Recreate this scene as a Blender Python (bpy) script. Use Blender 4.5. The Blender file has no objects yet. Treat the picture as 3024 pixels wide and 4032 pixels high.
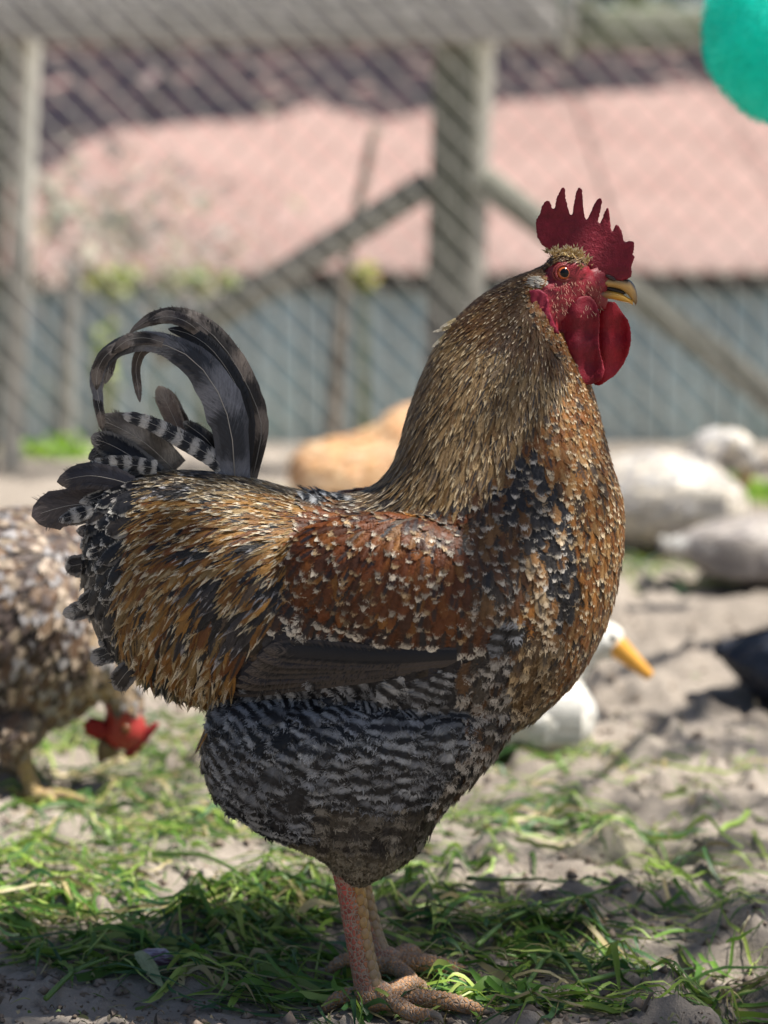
import bpy, bmesh, math, random
import numpy as np
from mathutils import Vector, Matrix
from mathutils.bvhtree import BVHTree

rng = np.random.default_rng(7)
random.seed(7)
scene = bpy.context.scene
COL = scene.collection
R = math.radians

# ------------------------------------------------------------------ camera, sky, sun
F, CX, CY = 9180.0, 1512.0, 2016.0           # focal length and centre in photo pixels
PITCH = R(7.12)
EYE = np.array([0.0, 0.0, 0.61])
cam_d = bpy.data.cameras.new('camera')
cam = bpy.data.objects.new('camera', cam_d)
COL.objects.link(cam)
cam.location = EYE
cam.rotation_euler = (math.pi / 2 - PITCH, 0, 0)
cam_d.sensor_fit = 'VERTICAL'
cam_d.sensor_height = 36.0
cam_d.lens = F * 36.0 / 4032
cam_d.clip_start = 0.05
cam_d.clip_end = 600
cam_d.dof.use_dof = True
cam_d.dof.focus_distance = 1.765
cam_d.dof.aperture_fstop = 4.1
scene.camera = cam

SUN_AZ, SUN_EL = R(102), R(62)
SUN = np.array([math.sin(SUN_AZ) * math.cos(SUN_EL), math.cos(SUN_AZ) * math.cos(SUN_EL), math.sin(SUN_EL)])
world = bpy.data.worlds.new('World')
scene.world = world
world.use_nodes = True
wn = world.node_tree.nodes
sky = wn.new('ShaderNodeTexSky')
sky.sky_type = 'NISHITA'
sky.sun_disc = False
sky.sun_elevation = SUN_EL
sky.sun_rotation = SUN_AZ
sky.dust_density = 1.5
world.node_tree.links.new(sky.outputs[0], wn['Background'].inputs[0])
wn['Background'].inputs[1].default_value = 0.05
sun_d = bpy.data.lights.new('sun', 'SUN')
sun_d.energy = 5.0
sun_d.angle = R(0.53)
sun_d.color = (1.0, 0.95, 0.87)
sun = bpy.data.objects.new('sun', sun_d)
COL.objects.link(sun)
sun.rotation_euler = Vector(-SUN).to_track_quat('-Z', 'Y').to_euler()
scene.view_settings.view_transform = 'Standard'
scene.view_settings.look = 'None'
scene.view_settings.exposure = 0.92
scene.view_settings.gamma = 1.0
scene.render.engine = 'CYCLES'
scene.cycles.use_denoising = True
scene.cycles.max_bounces = 5
scene.cycles.transparent_max_bounces = 6

# ------------------------------------------------------------------ pixel <-> place
FWD = np.array([0, math.cos(PITCH), -math.sin(PITCH)])
UPV = np.array([0, math.sin(PITCH), math.cos(PITCH)])
VS = 3024 / 1659.0


def ray(x, y):
    u, v = x * VS, y * VS
    return FWD + np.array([1.0, 0, 0]) * (u - CX) / F + UPV * (CY - v) / F


def pv(x, y, Y):
    d = ray(x, y)
    return EYE + d * (Y / d[1])


def gnd(x, y):
    d = ray(x, y)
    return EYE + d * (-EYE[2] / d[2])


def proj(p):
    q = np.asarray(p) - EYE
    t = q @ FWD
    return np.stack([(CX + F * q[..., 0] / t) / VS, (CY - F * (q @ UPV) / t) / VS], -1)


# ------------------------------------------------------------------ helpers
def lin(r, g, b):
    f = lambda c: c / 12.92 if c <= 0.04045 else ((c + 0.055) / 1.055) ** 2.4
    return (f(r / 255), f(g / 255), f(b / 255))


def tag(o, label=None, cat=None, group=None, kind=None):
    if label: o['label'] = label
    if cat: o['category'] = cat
    if group: o['group'] = group
    if kind: o['kind'] = kind
    return o


def link(name, me, mat=None, parent=None, smooth=True):
    o = bpy.data.objects.new(name, me)
    COL.objects.link(o)
    if mat is not None:
        for m in (mat if isinstance(mat, (list, tuple)) else [mat]):
            me.materials.append(m)
    if parent is not None:
        o.parent = parent
        o.matrix_parent_inverse = Matrix.Translation(parent.location).inverted() if parent.parent is None and parent.type == 'EMPTY' else Matrix.Identity(4)
    if smooth and me.polygons:
        me.polygons.foreach_set('use_smooth', np.ones(len(me.polygons), bool))
    return o


def empty(name, loc):
    o = bpy.data.objects.new(name, None)
    COL.objects.link(o)
    o.location = loc
    o.empty_display_size = 0.05
    return o


def mesh_arrays(name, verts, faces, uv=None, attrs=None):
    """verts (N,3), faces (M,k) numpy -> mesh; uv per vertex; attrs {name: (N,4)} per vertex"""
    me = bpy.data.meshes.new(name)
    verts = np.ascontiguousarray(verts, dtype=np.float32)
    faces = np.ascontiguousarray(faces, dtype=np.int32)
    k = faces.shape[1]
    me.vertices.add(len(verts))
    me.vertices.foreach_set('co', verts.ravel())
    me.loops.add(faces.size)
    me.loops.foreach_set('vertex_index', faces.ravel())
    me.polygons.add(len(faces))
    me.polygons.foreach_set('loop_start', np.arange(0, faces.size, k, dtype=np.int32))
    me.update(calc_edges=True)
    if uv is not None:
        l = me.uv_layers.new(name='UVMap')
        l.data.foreach_set('uv', np.ascontiguousarray(uv[faces.ravel()], dtype=np.float32).ravel())
    for an, a in (attrs or {}).items():
        at = me.attributes.new(an, 'FLOAT_COLOR', 'POINT')
        at.data.foreach_set('color', np.ascontiguousarray(a, dtype=np.float32).ravel())
    me.validate()
    return me


def pydata(name, v, f):
    me = bpy.data.meshes.new(name)
    me.from_pydata([tuple(map(float, p)) for p in v], [], f)
    me.update()
    return me


def box_data(c, s, rot=None):
    v = np.array([[x, y, z] for x in (-.5, .5) for y in (-.5, .5) for z in (-.5, .5)]) * np.array(s)
    if rot is not None:
        v = v @ np.array(rot).T
    v = v + np.array(c)
    f = [(0, 1, 3, 2), (4, 6, 7, 5), (0, 4, 5, 1), (2, 3, 7, 6), (0, 2, 6, 4), (1, 5, 7, 3)]
    return v, f


def bevel_box(name, c, s, rot=None, bev=0.004, seg=2):
    v, f = box_data((0, 0, 0), s)
    bm = bmesh.new()
    vs = [bm.verts.new(p) for p in v]
    for q in f: bm.faces.new([vs[i] for i in q])
    bmesh.ops.recalc_face_normals(bm, faces=bm.faces)
    bmesh.ops.bevel(bm, geom=list(bm.edges), offset=bev, segments=seg, affect='EDGES', profile=.5)
    if rot is not None: bm.transform(Matrix(rot).to_4x4())
    bm.transform(Matrix.Translation(c))
    me = bpy.data.meshes.new(name)
    bm.to_mesh(me); bm.free()
    return me


def beam(name, a, b, w, h, bev=0.004, rough=0.0):
    """timber from a to b, w wide (horizontal), h deep, slightly uneven"""
    a, b = Vector(a), Vector(b)
    d = b - a
    q = d.to_track_quat('Z', 'Y').to_matrix()
    n = max(2, int(d.length / 0.08))
    vs, fs = [], []
    prof = [(-.5, -.42), (-.42, -.5), (.42, -.5), (.5, -.42), (.5, .42), (.42, .5), (-.42, .5), (-.5, .42)]
    for i in range(n + 1):
        t = i / n
        jw, jh = 1 + random.uniform(-rough, rough), 1 + random.uniform(-rough, rough)
        for (x, y) in prof:
            vs.append(a + d * t + q @ Vector((x * w * jw, y * h * jh, 0)))
    for i in range(n):
        for k in range(8):
            fs.append((i * 8 + k, i * 8 + (k + 1) % 8, (i + 1) * 8 + (k + 1) % 8, (i + 1) * 8 + k))
    fs.append(tuple(range(7, -1, -1)))
    fs.append(tuple(n * 8 + k for k in range(8)))
    return pydata(name, vs, fs)


def catmull(pts, n):
    pts = np.asarray(pts, float)
    P = np.vstack([2 * pts[0] - pts[1], pts, 2 * pts[-1] - pts[-2]])
    m = len(pts) - 1
    out = []
    for t in np.linspace(0, m, n):
        i = min(int(t), m - 1); s = t - i
        p0, p1, p2, p3 = P[i], P[i + 1], P[i + 2], P[i + 3]
        out.append(.5 * (2 * p1 + (p2 - p0) * s + (2 * p0 - 5 * p1 + 4 * p2 - p3) * s * s + (3 * p1 - p0 - 3 * p2 + p3) * s ** 3))
    return np.array(out)


def tube_data(pts, rad, n=24, seg=10, flat=1.0):
    """closed tube along pts with radii"""
    dat = catmull(np.hstack([np.asarray(pts, float), np.asarray(rad, float)[:, None]]), n)
    c, r = dat[:, :3], np.maximum(dat[:, 3], 1e-4)
    v, f = [], []
    t = np.gradient(c, axis=0)
    ref = np.array([0, 1.0, 0.01])
    for i in range(n):
        ti = t[i] / (np.linalg.norm(t[i]) + 1e-9)
        rf = ref if abs(ti @ ref) < .9 else np.array([1.0, 0, 0])
        a = np.cross(ti, rf); a /= np.linalg.norm(a)
        b = np.cross(ti, a)
        for k in range(seg):
            th = 2 * math.pi * k / seg
            v.append(c[i] + r[i] * (math.cos(th) * a + flat * math.sin(th) * b))
    for i in range(n - 1):
        for k in range(seg):
            f.append((i * seg + k, i * seg + (k + 1) % seg, (i + 1) * seg + (k + 1) % seg, (i + 1) * seg + k))
    v.append(c[0]); v.append(c[-1])
    for k in range(seg):
        f.append((n * seg, (k + 1) % seg, k))
        f.append((n * seg + 1, (n - 1) * seg + k, (n - 1) * seg + (k + 1) % seg))
    return v, f


def join_data(parts):
    v, f = [], []
    for pv_, pf in parts:
        o = len(v)
        v += list(pv_)
        f += [tuple(i + o for i in q) for q in pf]
    return v, f


def ellipsoid_data(c, r, rot=None, nu=20, nv=12):
    v, f = [], []
    for j in range(nv + 1):
        ph = math.pi * j / nv
        for i in range(nu):
            th = 2 * math.pi * i / nu
            p = np.array([r[0] * math.sin(ph) * math.cos(th), r[1] * math.sin(ph) * math.sin(th), r[2] * math.cos(ph)])
            if rot is not None: p = np.array(rot) @ p
            v.append(np.array(c) + p)
    for j in range(nv):
        for i in range(nu):
            f.append((j * nu + i, (j + 1) * nu + i, (j + 1) * nu + (i + 1) % nu, j * nu + (i + 1) % nu))
    return v, f


def loft_data(secs, Y0, shrink=0.0, n=70, seg=28, yoff=None):
    """secs: (Tx,Ty,Bx,By,halfwidth[,yoff]) in view pixels on the plane Y0"""
    rows = []
    for s in secs:
        T, B = pv(s[0], s[1], Y0), pv(s[2], s[3], Y0)
        yo = s[5] if len(s) > 5 else (yoff or 0.0)
        rows.append(np.concatenate([T, B, [s[4], yo]]))
    dat = catmull(rows, n)
    v, f = [], []
    for d in dat:
        T, B, w, yo = d[:3], d[3:6], d[6], d[7]
        c = (T + B) / 2
        e = T - B
        L = np.linalg.norm(e); e = e / (L + 1e-9)
        a = max(L / 2 - shrink, 0.002); w = max(w - shrink * .5, 0.002)
        for k in range(seg):
            th = 2 * math.pi * k / seg
            v.append(c + e * a * math.cos(th) + np.array([0, w * math.sin(th) + yo, 0]))
    for i in range(n - 1):
        for k in range(seg):
            f.append((i * seg + k, i * seg + (k + 1) % seg, (i + 1) * seg + (k + 1) % seg, (i + 1) * seg + k))
    v.append(np.mean(v[:seg], 0)); v.append(np.mean(v[(n - 1) * seg:n * seg], 0))
    for k in range(seg):
        f.append((n * seg, (k + 1) % seg, k))
        f.append((n * seg + 1, (n - 1) * seg + k, (n - 1) * seg + (k + 1) % seg))
    return v, f


def remesh(name, parts, voxel, smooth=4):
    """union of closed shapes as one continuous surface"""
    v, f = join_data(parts)
    me = pydata(name + '_src', v, f)
    bm = bmesh.new(); bm.from_mesh(me)
    bmesh.ops.recalc_face_normals(bm, faces=bm.faces); bm.to_mesh(me); bm.free()
    o = bpy.data.objects.new(name + '_src', me)
    COL.objects.link(o)
    m = o.modifiers.new('r', 'REMESH'); m.mode = 'VOXEL'; m.voxel_size = voxel
    if smooth:
        s = o.modifiers.new('s', 'SMOOTH'); s.iterations = smooth; s.factor = .5
    dg = bpy.context.evaluated_depsgraph_get()
    ev = o.evaluated_get(dg)
    out = bpy.data.meshes.new_from_object(ev)
    out.name = name
    bpy.data.objects.remove(o)
    return out


def mesh_np(me):
    v = np.empty(len(me.vertices) * 3, np.float32); me.vertices.foreach_get('co', v)
    n = np.empty(len(me.vertices) * 3, np.float32); me.vertices.foreach_get('normal', n)
    return v.reshape(-1, 3).astype(float), n.reshape(-1, 3).astype(float)


def set_co(me, v):
    me.vertices.foreach_set('co', np.ascontiguousarray(v, np.float32).ravel()); me.update()


def set_attr(me, name, a):
    at = me.attributes.new(name, 'FLOAT_COLOR', 'POINT')
    at.data.foreach_set('color', np.ascontiguousarray(a, np.float32).ravel())


def pip(p, poly):
    """points (N,2) inside polygon"""
    x, y = p[:, 0], p[:, 1]
    inside = np.zeros(len(p), bool)
    q = np.asarray(poly, float)
    for (x1, y1), (x2, y2) in zip(q, np.roll(q, -1, 0)):
        c = ((y1 > y) != (y2 > y)) & (x < (x2 - x1) * (y - y1) / (y2 - y1 + 1e-12) + x1)
        inside ^= c
    return inside


def vnoise(x, y, seed=0):
    xi, yi = np.floor(x).astype(np.int64), np.floor(y).astype(np.int64)
    xf, yf = x - xi, y - yi
    def h(a, b):
        n = (a * 374761393 + b * 668265263 + seed * 974634721) & 0x7fffffff
        n = ((n ^ (n >> 13)) * 1274126177) & 0x7fffffff
        return ((n ^ (n >> 16)) & 0xffff) / 65535.0
    u, v = xf * xf * (3 - 2 * xf), yf * yf * (3 - 2 * yf)
    return (h(xi, yi) * (1 - u) + h(xi + 1, yi) * u) * (1 - v) + (h(xi, yi + 1) * (1 - u) + h(xi + 1, yi + 1) * u) * v


def fbm(x, y, oct=4, seed=0):
    s, a, t = 0, 1.0, 0
    for i in range(oct):
        s = s + a * vnoise(x * 2 ** i + 17 * i, y * 2 ** i - 9 * i, seed + i); t += a; a *= .5
    return s / t


# ------------------------------------------------------------------ materials
class NT:
    def __init__(self, name):
        self.m = bpy.data.materials.new(name); self.m.use_nodes = True
        self.t = self.m.node_tree; self.n = self.t.nodes
        self.b = self.n['Principled BSDF']; self.out = self.n['Material Output']

    def new(self, ty, **kw):
        n = self.n.new(ty)
        for k, v in kw.items(): setattr(n, k, v)
        return n

    def l(self, a, b): self.t.links.new(a, b)

    def val(self, sock, x):
        if hasattr(x, 'links') or isinstance(x, bpy.types.NodeSocket): self.l(x, sock)
        else: sock.default_value = x

    def math(self, op, a, b=0.0, c=None, clamp=False):
        n = self.new('ShaderNodeMath', operation=op, use_clamp=clamp)
        self.val(n.inputs[0], a); self.val(n.inputs[1], b)
        if c is not None: self.val(n.inputs[2], c)
        return n.outputs[0]

    def mix(self, fac, a, b, mode='MIX'):
        n = self.new('ShaderNodeMix', data_type='RGBA', blend_type=mode)
        self.val(n.inputs[0], fac)
        for s, x in ((n.inputs[6], a), (n.inputs[7], b)):
            if isinstance(x, tuple): s.default_value = (*x[:3], 1)
            else: self.l(x, s)
        return n.outputs[2]

    def smooth(self, x, a, b):
        n = self.new('ShaderNodeMapRange', interpolation_type='SMOOTHSTEP')
        self.val(n.inputs[0], x); self.val(n.inputs[1], a); self.val(n.inputs[2], b)
        return n.outputs[0]

    def noise(self, scale, detail=4, vec=None, rough=.55, dist=0.0):
        n = self.new('ShaderNodeTexNoise')
        n.inputs['Scale'].default_value = scale; n.inputs['Detail'].default_value = detail
        n.inputs['Roughness'].default_value = rough; n.inputs['Distortion'].default_value = dist
        if vec is not None: self.l(vec, n.inputs['Vector'])
        return n.outputs[0]

    def pos(self, scale=(1, 1, 1)):
        t = self.new('ShaderNodeTexCoord'); mp = self.new('ShaderNodeMapping')
        mp.inputs['Scale'].default_value = scale
        self.l(t.outputs['Object'], mp.inputs['Vector'])
        return mp.outputs[0]

    def bump(self, h, strength=.3, dist=.002, normal=None):
        n = self.new('ShaderNodeBump'); n.inputs['Strength'].default_value = strength; n.inputs['Distance'].default_value = dist
        self.l(h, n.inputs['Height'])
        if normal is not None: self.l(normal, n.inputs['Normal'])
        self.l(n.outputs[0], self.b.inputs['Normal'])
        return n.outputs[0]

    def set(self, **kw):
        for k, v in kw.items():
            s = self.b.inputs[k.replace('_', ' ')]
            if isinstance(v, tuple): s.default_value = (*v[:3], 1) if len(s.default_value) == 4 else v
            else: self.val(s, v)
        return self

    def translucent(self, col, fac):
        tr = self.new('ShaderNodeBsdfTranslucent'); mx = self.new('ShaderNodeMixShader')
        if isinstance(col, tuple): tr.inputs[0].default_value = (*col[:3], 1)
        else: self.l(col, tr.inputs[0])
        mx.inputs[0].default_value = fac
        self.l(self.b.outputs[0], mx.inputs[1]); self.l(tr.outputs[0], mx.inputs[2]); self.l(mx.outputs[0], self.out.inputs[0])


def simple(name, c, rough=.7, var=.25, scale=30, bump=.2, bdist=.002, spec=.3, pscale=(1, 1, 1), detail=5):
    t = NT(name)
    p = t.pos(pscale)
    n = t.noise(scale, detail, p)
    dark = tuple(x * (1 - var) for x in c); lite = tuple(min(1, x * (1 + var)) for x in c)
    t.l(t.mix(t.smooth(n, .3, .7), dark, lite), t.b.inputs['Base Color'])
    t.set(Roughness=rough); t.b.inputs['Specular IOR Level'].default_value = spec
    if bump: t.bump(t.noise(scale * 3, 4, p), bump, bdist)
    return t.m


def feather_material(name='feather_barbs', trans=.18):
    t = NT(name)
    uv = t.new('ShaderNodeUVMap'); sx = t.new('ShaderNodeSeparateXYZ'); t.l(uv.outputs[0], sx.inputs[0])
    u, v = sx.outputs[0], sx.outputs[1]
    a1 = t.new('ShaderNodeAttribute', attribute_name='fc1'); a2 = t.new('ShaderNodeAttribute', attribute_name='fc2')
    a3 = t.new('ShaderNodeAttribute', attribute_name='fpar')
    sp = t.new('ShaderNodeSeparateColor'); t.l(a3.outputs['Color'], sp.inputs[0])
    tip, bars, dark, rnd = sp.outputs[0], sp.outputs[1], sp.outputs[2], a3.outputs['Alpha']
    lace, asp = a1.outputs['Alpha'], a2.outputs['Alpha']     # edge lacing amount; length / width
    ua = t.math('ABSOLUTE', t.math('SUBTRACT', u, .5))
    # barbs sweep from the shaft towards the tip: lines of constant s
    s = t.math('SUBTRACT', t.math('MULTIPLY', v, asp), t.math('MULTIPLY', ua, 1.5))
    cb = t.new('ShaderNodeCombineXYZ'); t.l(s, cb.inputs[0]); t.l(t.math('MULTIPLY', ua, .5), cb.inputs[1]); t.l(t.math('MULTIPLY', rnd, 91.0), cb.inputs[2])
    streak = t.noise(11.0, 3, cb.outputs[0], .7)
    cb2 = t.new('ShaderNodeCombineXYZ'); t.l(s, cb2.inputs[0]); t.l(ua, cb2.inputs[1]); t.l(t.math('MULTIPLY', rnd, 57.0), cb2.inputs[2])
    fine = t.noise(26.0, 2, cb2.outputs[0], .6)
    jag = t.math('MULTIPLY', t.math('SUBTRACT', streak, .5), .55)
    vv = t.math('ADD', v, jag)
    tipm = t.smooth(vv, t.math('SUBTRACT', tip, .08), t.math('ADD', tip, .07))
    cb3 = t.new('ShaderNodeCombineXYZ'); t.l(t.math('MULTIPLY', v, t.math('MULTIPLY', asp, .6)), cb3.inputs[0]); t.l(u, cb3.inputs[1]); t.l(t.math('MULTIPLY', rnd, 13.0), cb3.inputs[2])
    blot = t.math('SUBTRACT', t.noise(2.2, 2, cb3.outputs[0]), .5)
    wav = t.math('SINE', t.math('ADD', t.math('MULTIPLY', blot, 3.2), t.math('MULTIPLY', t.math('ADD', t.math('ADD', v, t.math('MULTIPLY', jag, .2)), t.math('MULTIPLY', rnd, .14)), t.math('MULTIPLY', bars, 62.83))))
    barm = t.math('MULTIPLY', t.smooth(wav, -.55, .95), t.smooth(bars, .01, .02))
    lacem = t.math('MULTIPLY', t.smooth(t.math('ADD', ua, t.math('MULTIPLY', jag, .35)), .30, .40), lace)
    m = t.math('MAXIMUM', t.math('MAXIMUM', tipm, barm), lacem, clamp=True)
    col = t.mix(m, a1.outputs['Color'], a2.outputs['Color'])
    cen = t.math('MULTIPLY', t.math('MULTIPLY', t.smooth(t.math('ADD', ua, t.math('MULTIPLY', jag, .25)), .24, .10), t.smooth(vv, .95, .78)), dark)
    col = t.mix(cen, col, (0.012, 0.012, 0.016))
    br = t.math('ADD', t.math('MULTIPLY', t.math('SUBTRACT', streak, .5), 1.5), t.math('ADD', 1.0, t.math('MULTIPLY', t.math('SUBTRACT', fine, .5), .9)))
    hs = t.new('ShaderNodeHueSaturation'); t.l(br, hs.inputs['Value']); t.l(col, hs.inputs['Color'])
    t.l(hs.outputs[0], t.b.inputs['Base Color'])
    t.set(Roughness=.42); t.b.inputs['Specular IOR Level'].default_value = .38
    t.bump(t.math('ADD', streak, t.math('MULTIPLY', fine, .5)), .55, .0006)
    t.translucent(hs.outputs[0], trans)
    return t.m


FEATHER = feather_material()


def attr_skin(name, rough=.45, bump_scale=900, bump=.5, bd=.0005, sss=.15, tr=0.0, var=.3):
    """skin whose colours sit in the vertex attribute 'skin'"""
    t = NT(name)
    a = t.new('ShaderNodeAttribute', attribute_name='skin')
    p = t.pos()
    vo = t.new('ShaderNodeTexVoronoi'); vo.inputs['Scale'].default_value = bump_scale; t.l(p, vo.inputs['Vector'])
    n = t.noise(bump_scale * .35, 4, p)
    n2 = t.noise(90, 4, p)
    br = t.math('ADD', 1 - var * .9, t.math('ADD', t.math('MULTIPLY', n, var), t.math('MULTIPLY', n2, var * .8)))
    hs = t.new('ShaderNodeHueSaturation'); t.l(br, hs.inputs['Value']); t.l(a.outputs['Color'], hs.inputs['Color'])
    t.l(hs.outputs[0], t.b.inputs['Base Color'])
    t.set(Roughness=rough); t.b.inputs['Specular IOR Level'].default_value = .4
    if sss:
        t.b.inputs['Subsurface Weight'].default_value = sss
        t.b.inputs['Subsurface Radius'].default_value = (.006, .0015, .001); t.b.inputs['Subsurface Scale'].default_value = 1.0
    t.bump(t.math('ADD', t.math('MULTIPLY', vo.outputs['Distance'], -.8), n), bump, bd)
    if tr: t.translucent(hs.outputs[0], tr)
    return t.m


SKIN = attr_skin('bird_skin')
COMB = attr_skin('comb_flesh', rough=.55, bump_scale=800, bump=.5, bd=.0006, sss=.1, tr=.32, var=.45)


def shank_material():
    t = NT('shank_scales')
    a = t.new('ShaderNodeAttribute', attribute_name='skin')
    p = t.pos((1, 1, .8))
    vo = t.new('ShaderNodeTexVoronoi', feature='DISTANCE_TO_EDGE'); vo.inputs['Scale'].default_value = 330; t.l(p, vo.inputs['Vector'])
    vc = t.new('ShaderNodeTexVoronoi'); vc.inputs['Scale'].default_value = 330; t.l(p, vc.inputs['Vector'])
    e = t.smooth(vo.outputs['Distance'], .03, .16)
    sc = t.new('ShaderNodeSeparateColor'); t.l(vc.outputs['Color'], sc.inputs[0])
    hs = t.new('ShaderNodeHueSaturation'); t.l(t.math('ADD', .65, t.math('MULTIPLY', sc.outputs[0], .7)), hs.inputs['Value']); t.l(a.outputs['Color'], hs.inputs['Color'])
    dirt = t.smooth(t.noise(60, 5, p), .5, .7)
    c = t.mix(e, (.34, .26, .2), hs.outputs[0])
    c = t.mix(t.math('MULTIPLY', dirt, .45), c, (.2, .15, .11))
    t.l(c, t.b.inputs['Base Color']); t.set(Roughness=.5)
    t.bump(t.smooth(vo.outputs['Distance'], 0, .25), .8, .0009)
    return t.m


SHANK = shank_material()


def solid(name, c, rough=.4, spec=.5, **kw):
    t = NT(name); t.set(Base_Color=c, Roughness=rough); t.b.inputs['Specular IOR Level'].default_value = spec
    for k, v in kw.items(): t.b.inputs[k].default_value = v
    return t.m


# ------------------------------------------------------------------ feathers
SH = {'round': [.42, .78, .95, 1.0, .96, .80, .40],
      'lance': [.55, .9, 1.0, .92, .72, .44, .08],
      'broad': [.45, .72, .9, 1.0, 1.0, .94, .66],
      'fluff': [.5, .8, 1.0, 1.05, 1.0, .85, .5]}
KST = 7
UC = np.array([-1, -.5, 0, .5, 1.0])


def feather_mesh(name, spine, nrm, L, W, prof, c1, c2, par, camber=.25, rag=.05, fringe=0, flen=.22, fuzz=.001, bwid=.0004):
    """spine (F,7,3), nrm (F,7,3), prof (F,7) -> one mesh of F feathers"""
    Fn = len(spine)
    tan = np.gradient(spine, axis=1)
    tan /= np.linalg.norm(tan, axis=2, keepdims=True) + 1e-12
    side = np.cross(nrm, tan); side /= np.linalg.norm(side, axis=2, keepdims=True) + 1e-12
    hw0 = prof * W[:, None] * .5
    hw = hw0 * (.92 if fringe else 1.)
    v = spine[:, :, None, :] + side[:, :, None, :] * (hw[:, :, None] * UC)[..., None]
    v = v - nrm[:, :, None, :] * (camber * hw[:, :, None] * UC ** 2)[..., None]
    st = np.linspace(0, 1, KST)
    back = -(UC ** 2) * .12
    along = np.zeros((Fn, KST, 5)); along[:, -1, :] = back; along[:, -2, :] = back * .5
    along[:, -1, :] += rng.normal(0, rag, (Fn, 5)); along[:, -2, :] += rng.normal(0, rag * .5, (Fn, 5)) * np.abs(UC)
    v = v + tan[:, :, None, :] * (along * L[:, None, None])[..., None]
    idx = np.arange(Fn * KST * 5).reshape(Fn, KST, 5)
    q = np.stack([idx[:, :-1, :-1], idx[:, :-1, 1:], idx[:, 1:, 1:], idx[:, 1:, :-1]], -1).reshape(-1, 4)
    uv = np.zeros((Fn, KST, 5, 2)); uv[..., 0] = (UC * .5 + .5); uv[..., 1] = st[None, :, None]
    rep = lambda a, k: np.repeat(a, k, axis=0)
    V_, Q_, U_ = [v.reshape(-1, 3)], [q], [uv.reshape(-1, 2)]
    A1, A2, A3 = [rep(c1, KST * 5)], [rep(c2, KST * 5)], [rep(par, KST * 5)]
    if fringe:
        # barbs: thin slips that leave the shaft and sweep out past the edge of the vane
        M = fringe
        s0 = rng.uniform(.08, .93, (Fn, M)); sg = rng.choice([-1., 1.], (Fn, M))
        ua = sg * rng.uniform(0, .55, (Fn, M)); ub = sg * rng.uniform(.72, 1.12, (Fn, M))
        dv = flen * rng.uniform(.6, 1.3, (Fn, M))
        lf = fuzz * rng.random((Fn, M)) ** 2
        fi = np.arange(Fn)[:, None]
        pts, uvs, nms = [], [], []
        for tq in (0., .55, 1.):
            sv = s0 + dv * tq; uu = ua + (ub - ua) * tq ** .8
            x = np.clip(sv, 0, 1) * (KST - 1); k0 = np.minimum(x.astype(int), KST - 2); fr = (x - k0)[..., None]
            lerp = lambda A: A[fi, k0] * (1 - fr) + A[fi, k0 + 1] * fr
            P_, T_, S_, N_ = lerp(spine), lerp(tan), lerp(side), lerp(nrm)
            h_ = (hw0[fi, k0] * (1 - fr[..., 0]) + hw0[fi, k0 + 1] * fr[..., 0]) * np.clip(1 - (sv - 1) * 2.2, .2, 1)
            P_ = P_ + T_ * (np.maximum(sv - 1, 0) * L[:, None])[..., None] + S_ * (h_ * uu)[..., None] + N_ * (.0003 + lf * tq - camber * h_ * uu ** 2 * .8)[..., None]
            pts.append(P_); nms.append(N_)
            uvs.append(np.stack([np.clip(uu * .42 + .5, .02, .98), np.clip(sv, 0, 1.04)], -1))
        bw = bwid * rng.uniform(.6, 1.3, (Fn, M, 1))
        vv_ = []
        for j in range(3):
            dr = pts[min(j + 1, 2)] - pts[max(j - 1, 0)]
            ac = np.cross(nms[j], dr); ac /= np.linalg.norm(ac, axis=2, keepdims=True) + 1e-12
            w_ = bw * (1., .8, .2)[j]
            vv_ += [pts[j] - ac * w_, pts[j] + ac * w_]
        qd = np.stack(vv_, 2)
        off = Fn * KST * 5
        V_.append(qd.reshape(-1, 3))
        b6 = np.arange(Fn * M)[:, None] * 6 + off
        Q_.append(np.concatenate([b6 + np.array([[0, 1, 3, 2]]), b6 + np.array([[2, 3, 5, 4]])], 0))
        U_.append(np.stack([uvs[0], uvs[0], uvs[1], uvs[1], uvs[2], uvs[2]], 2).reshape(-1, 2))
        A1.append(rep(c1, M * 6)); A2.append(rep(c2, M * 6))
        pm = np.repeat(par, M, axis=0); pm[:, 3] += rng.uniform(-.13, .13, len(pm)); A3.append(rep(pm, 6))
    return mesh_arrays(name, np.vstack(V_), np.vstack(Q_), np.vstack(U_), {'fc1': np.vstack(A1), 'fc2': np.vstack(A2), 'fpar': np.vstack(A3)})


def sample_surface(me, n):
    me.calc_loop_triangles()
    v, nn = mesh_np(me)
    tri = np.empty(len(me.loop_triangles) * 3, np.int32); me.loop_triangles.foreach_get('vertices', tri); tri = tri.reshape(-1, 3)
    a, b, c = v[tri[:, 0]], v[tri[:, 1]], v[tri[:, 2]]
    ar = np.linalg.norm(np.cross(b - a, c - a), axis=1)
    k = rng.choice(len(tri), n, p=ar / ar.sum())
    r1, r2 = np.sqrt(rng.random(n)), rng.random(n)
    w = np.stack([1 - r1, r1 * (1 - r2), r1 * r2], 1)
    p = np.einsum('nk,nkd->nd', w, np.stack([a[k], b[k], c[k]], 1))
    no = np.einsum('nk,nkd->nd', w, np.stack([nn[tri[k, 0]], nn[tri[k, 1]], nn[tri[k, 2]]], 1))
    return p, no / (np.linalg.norm(no, axis=1, keepdims=True) + 1e-9)


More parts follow.
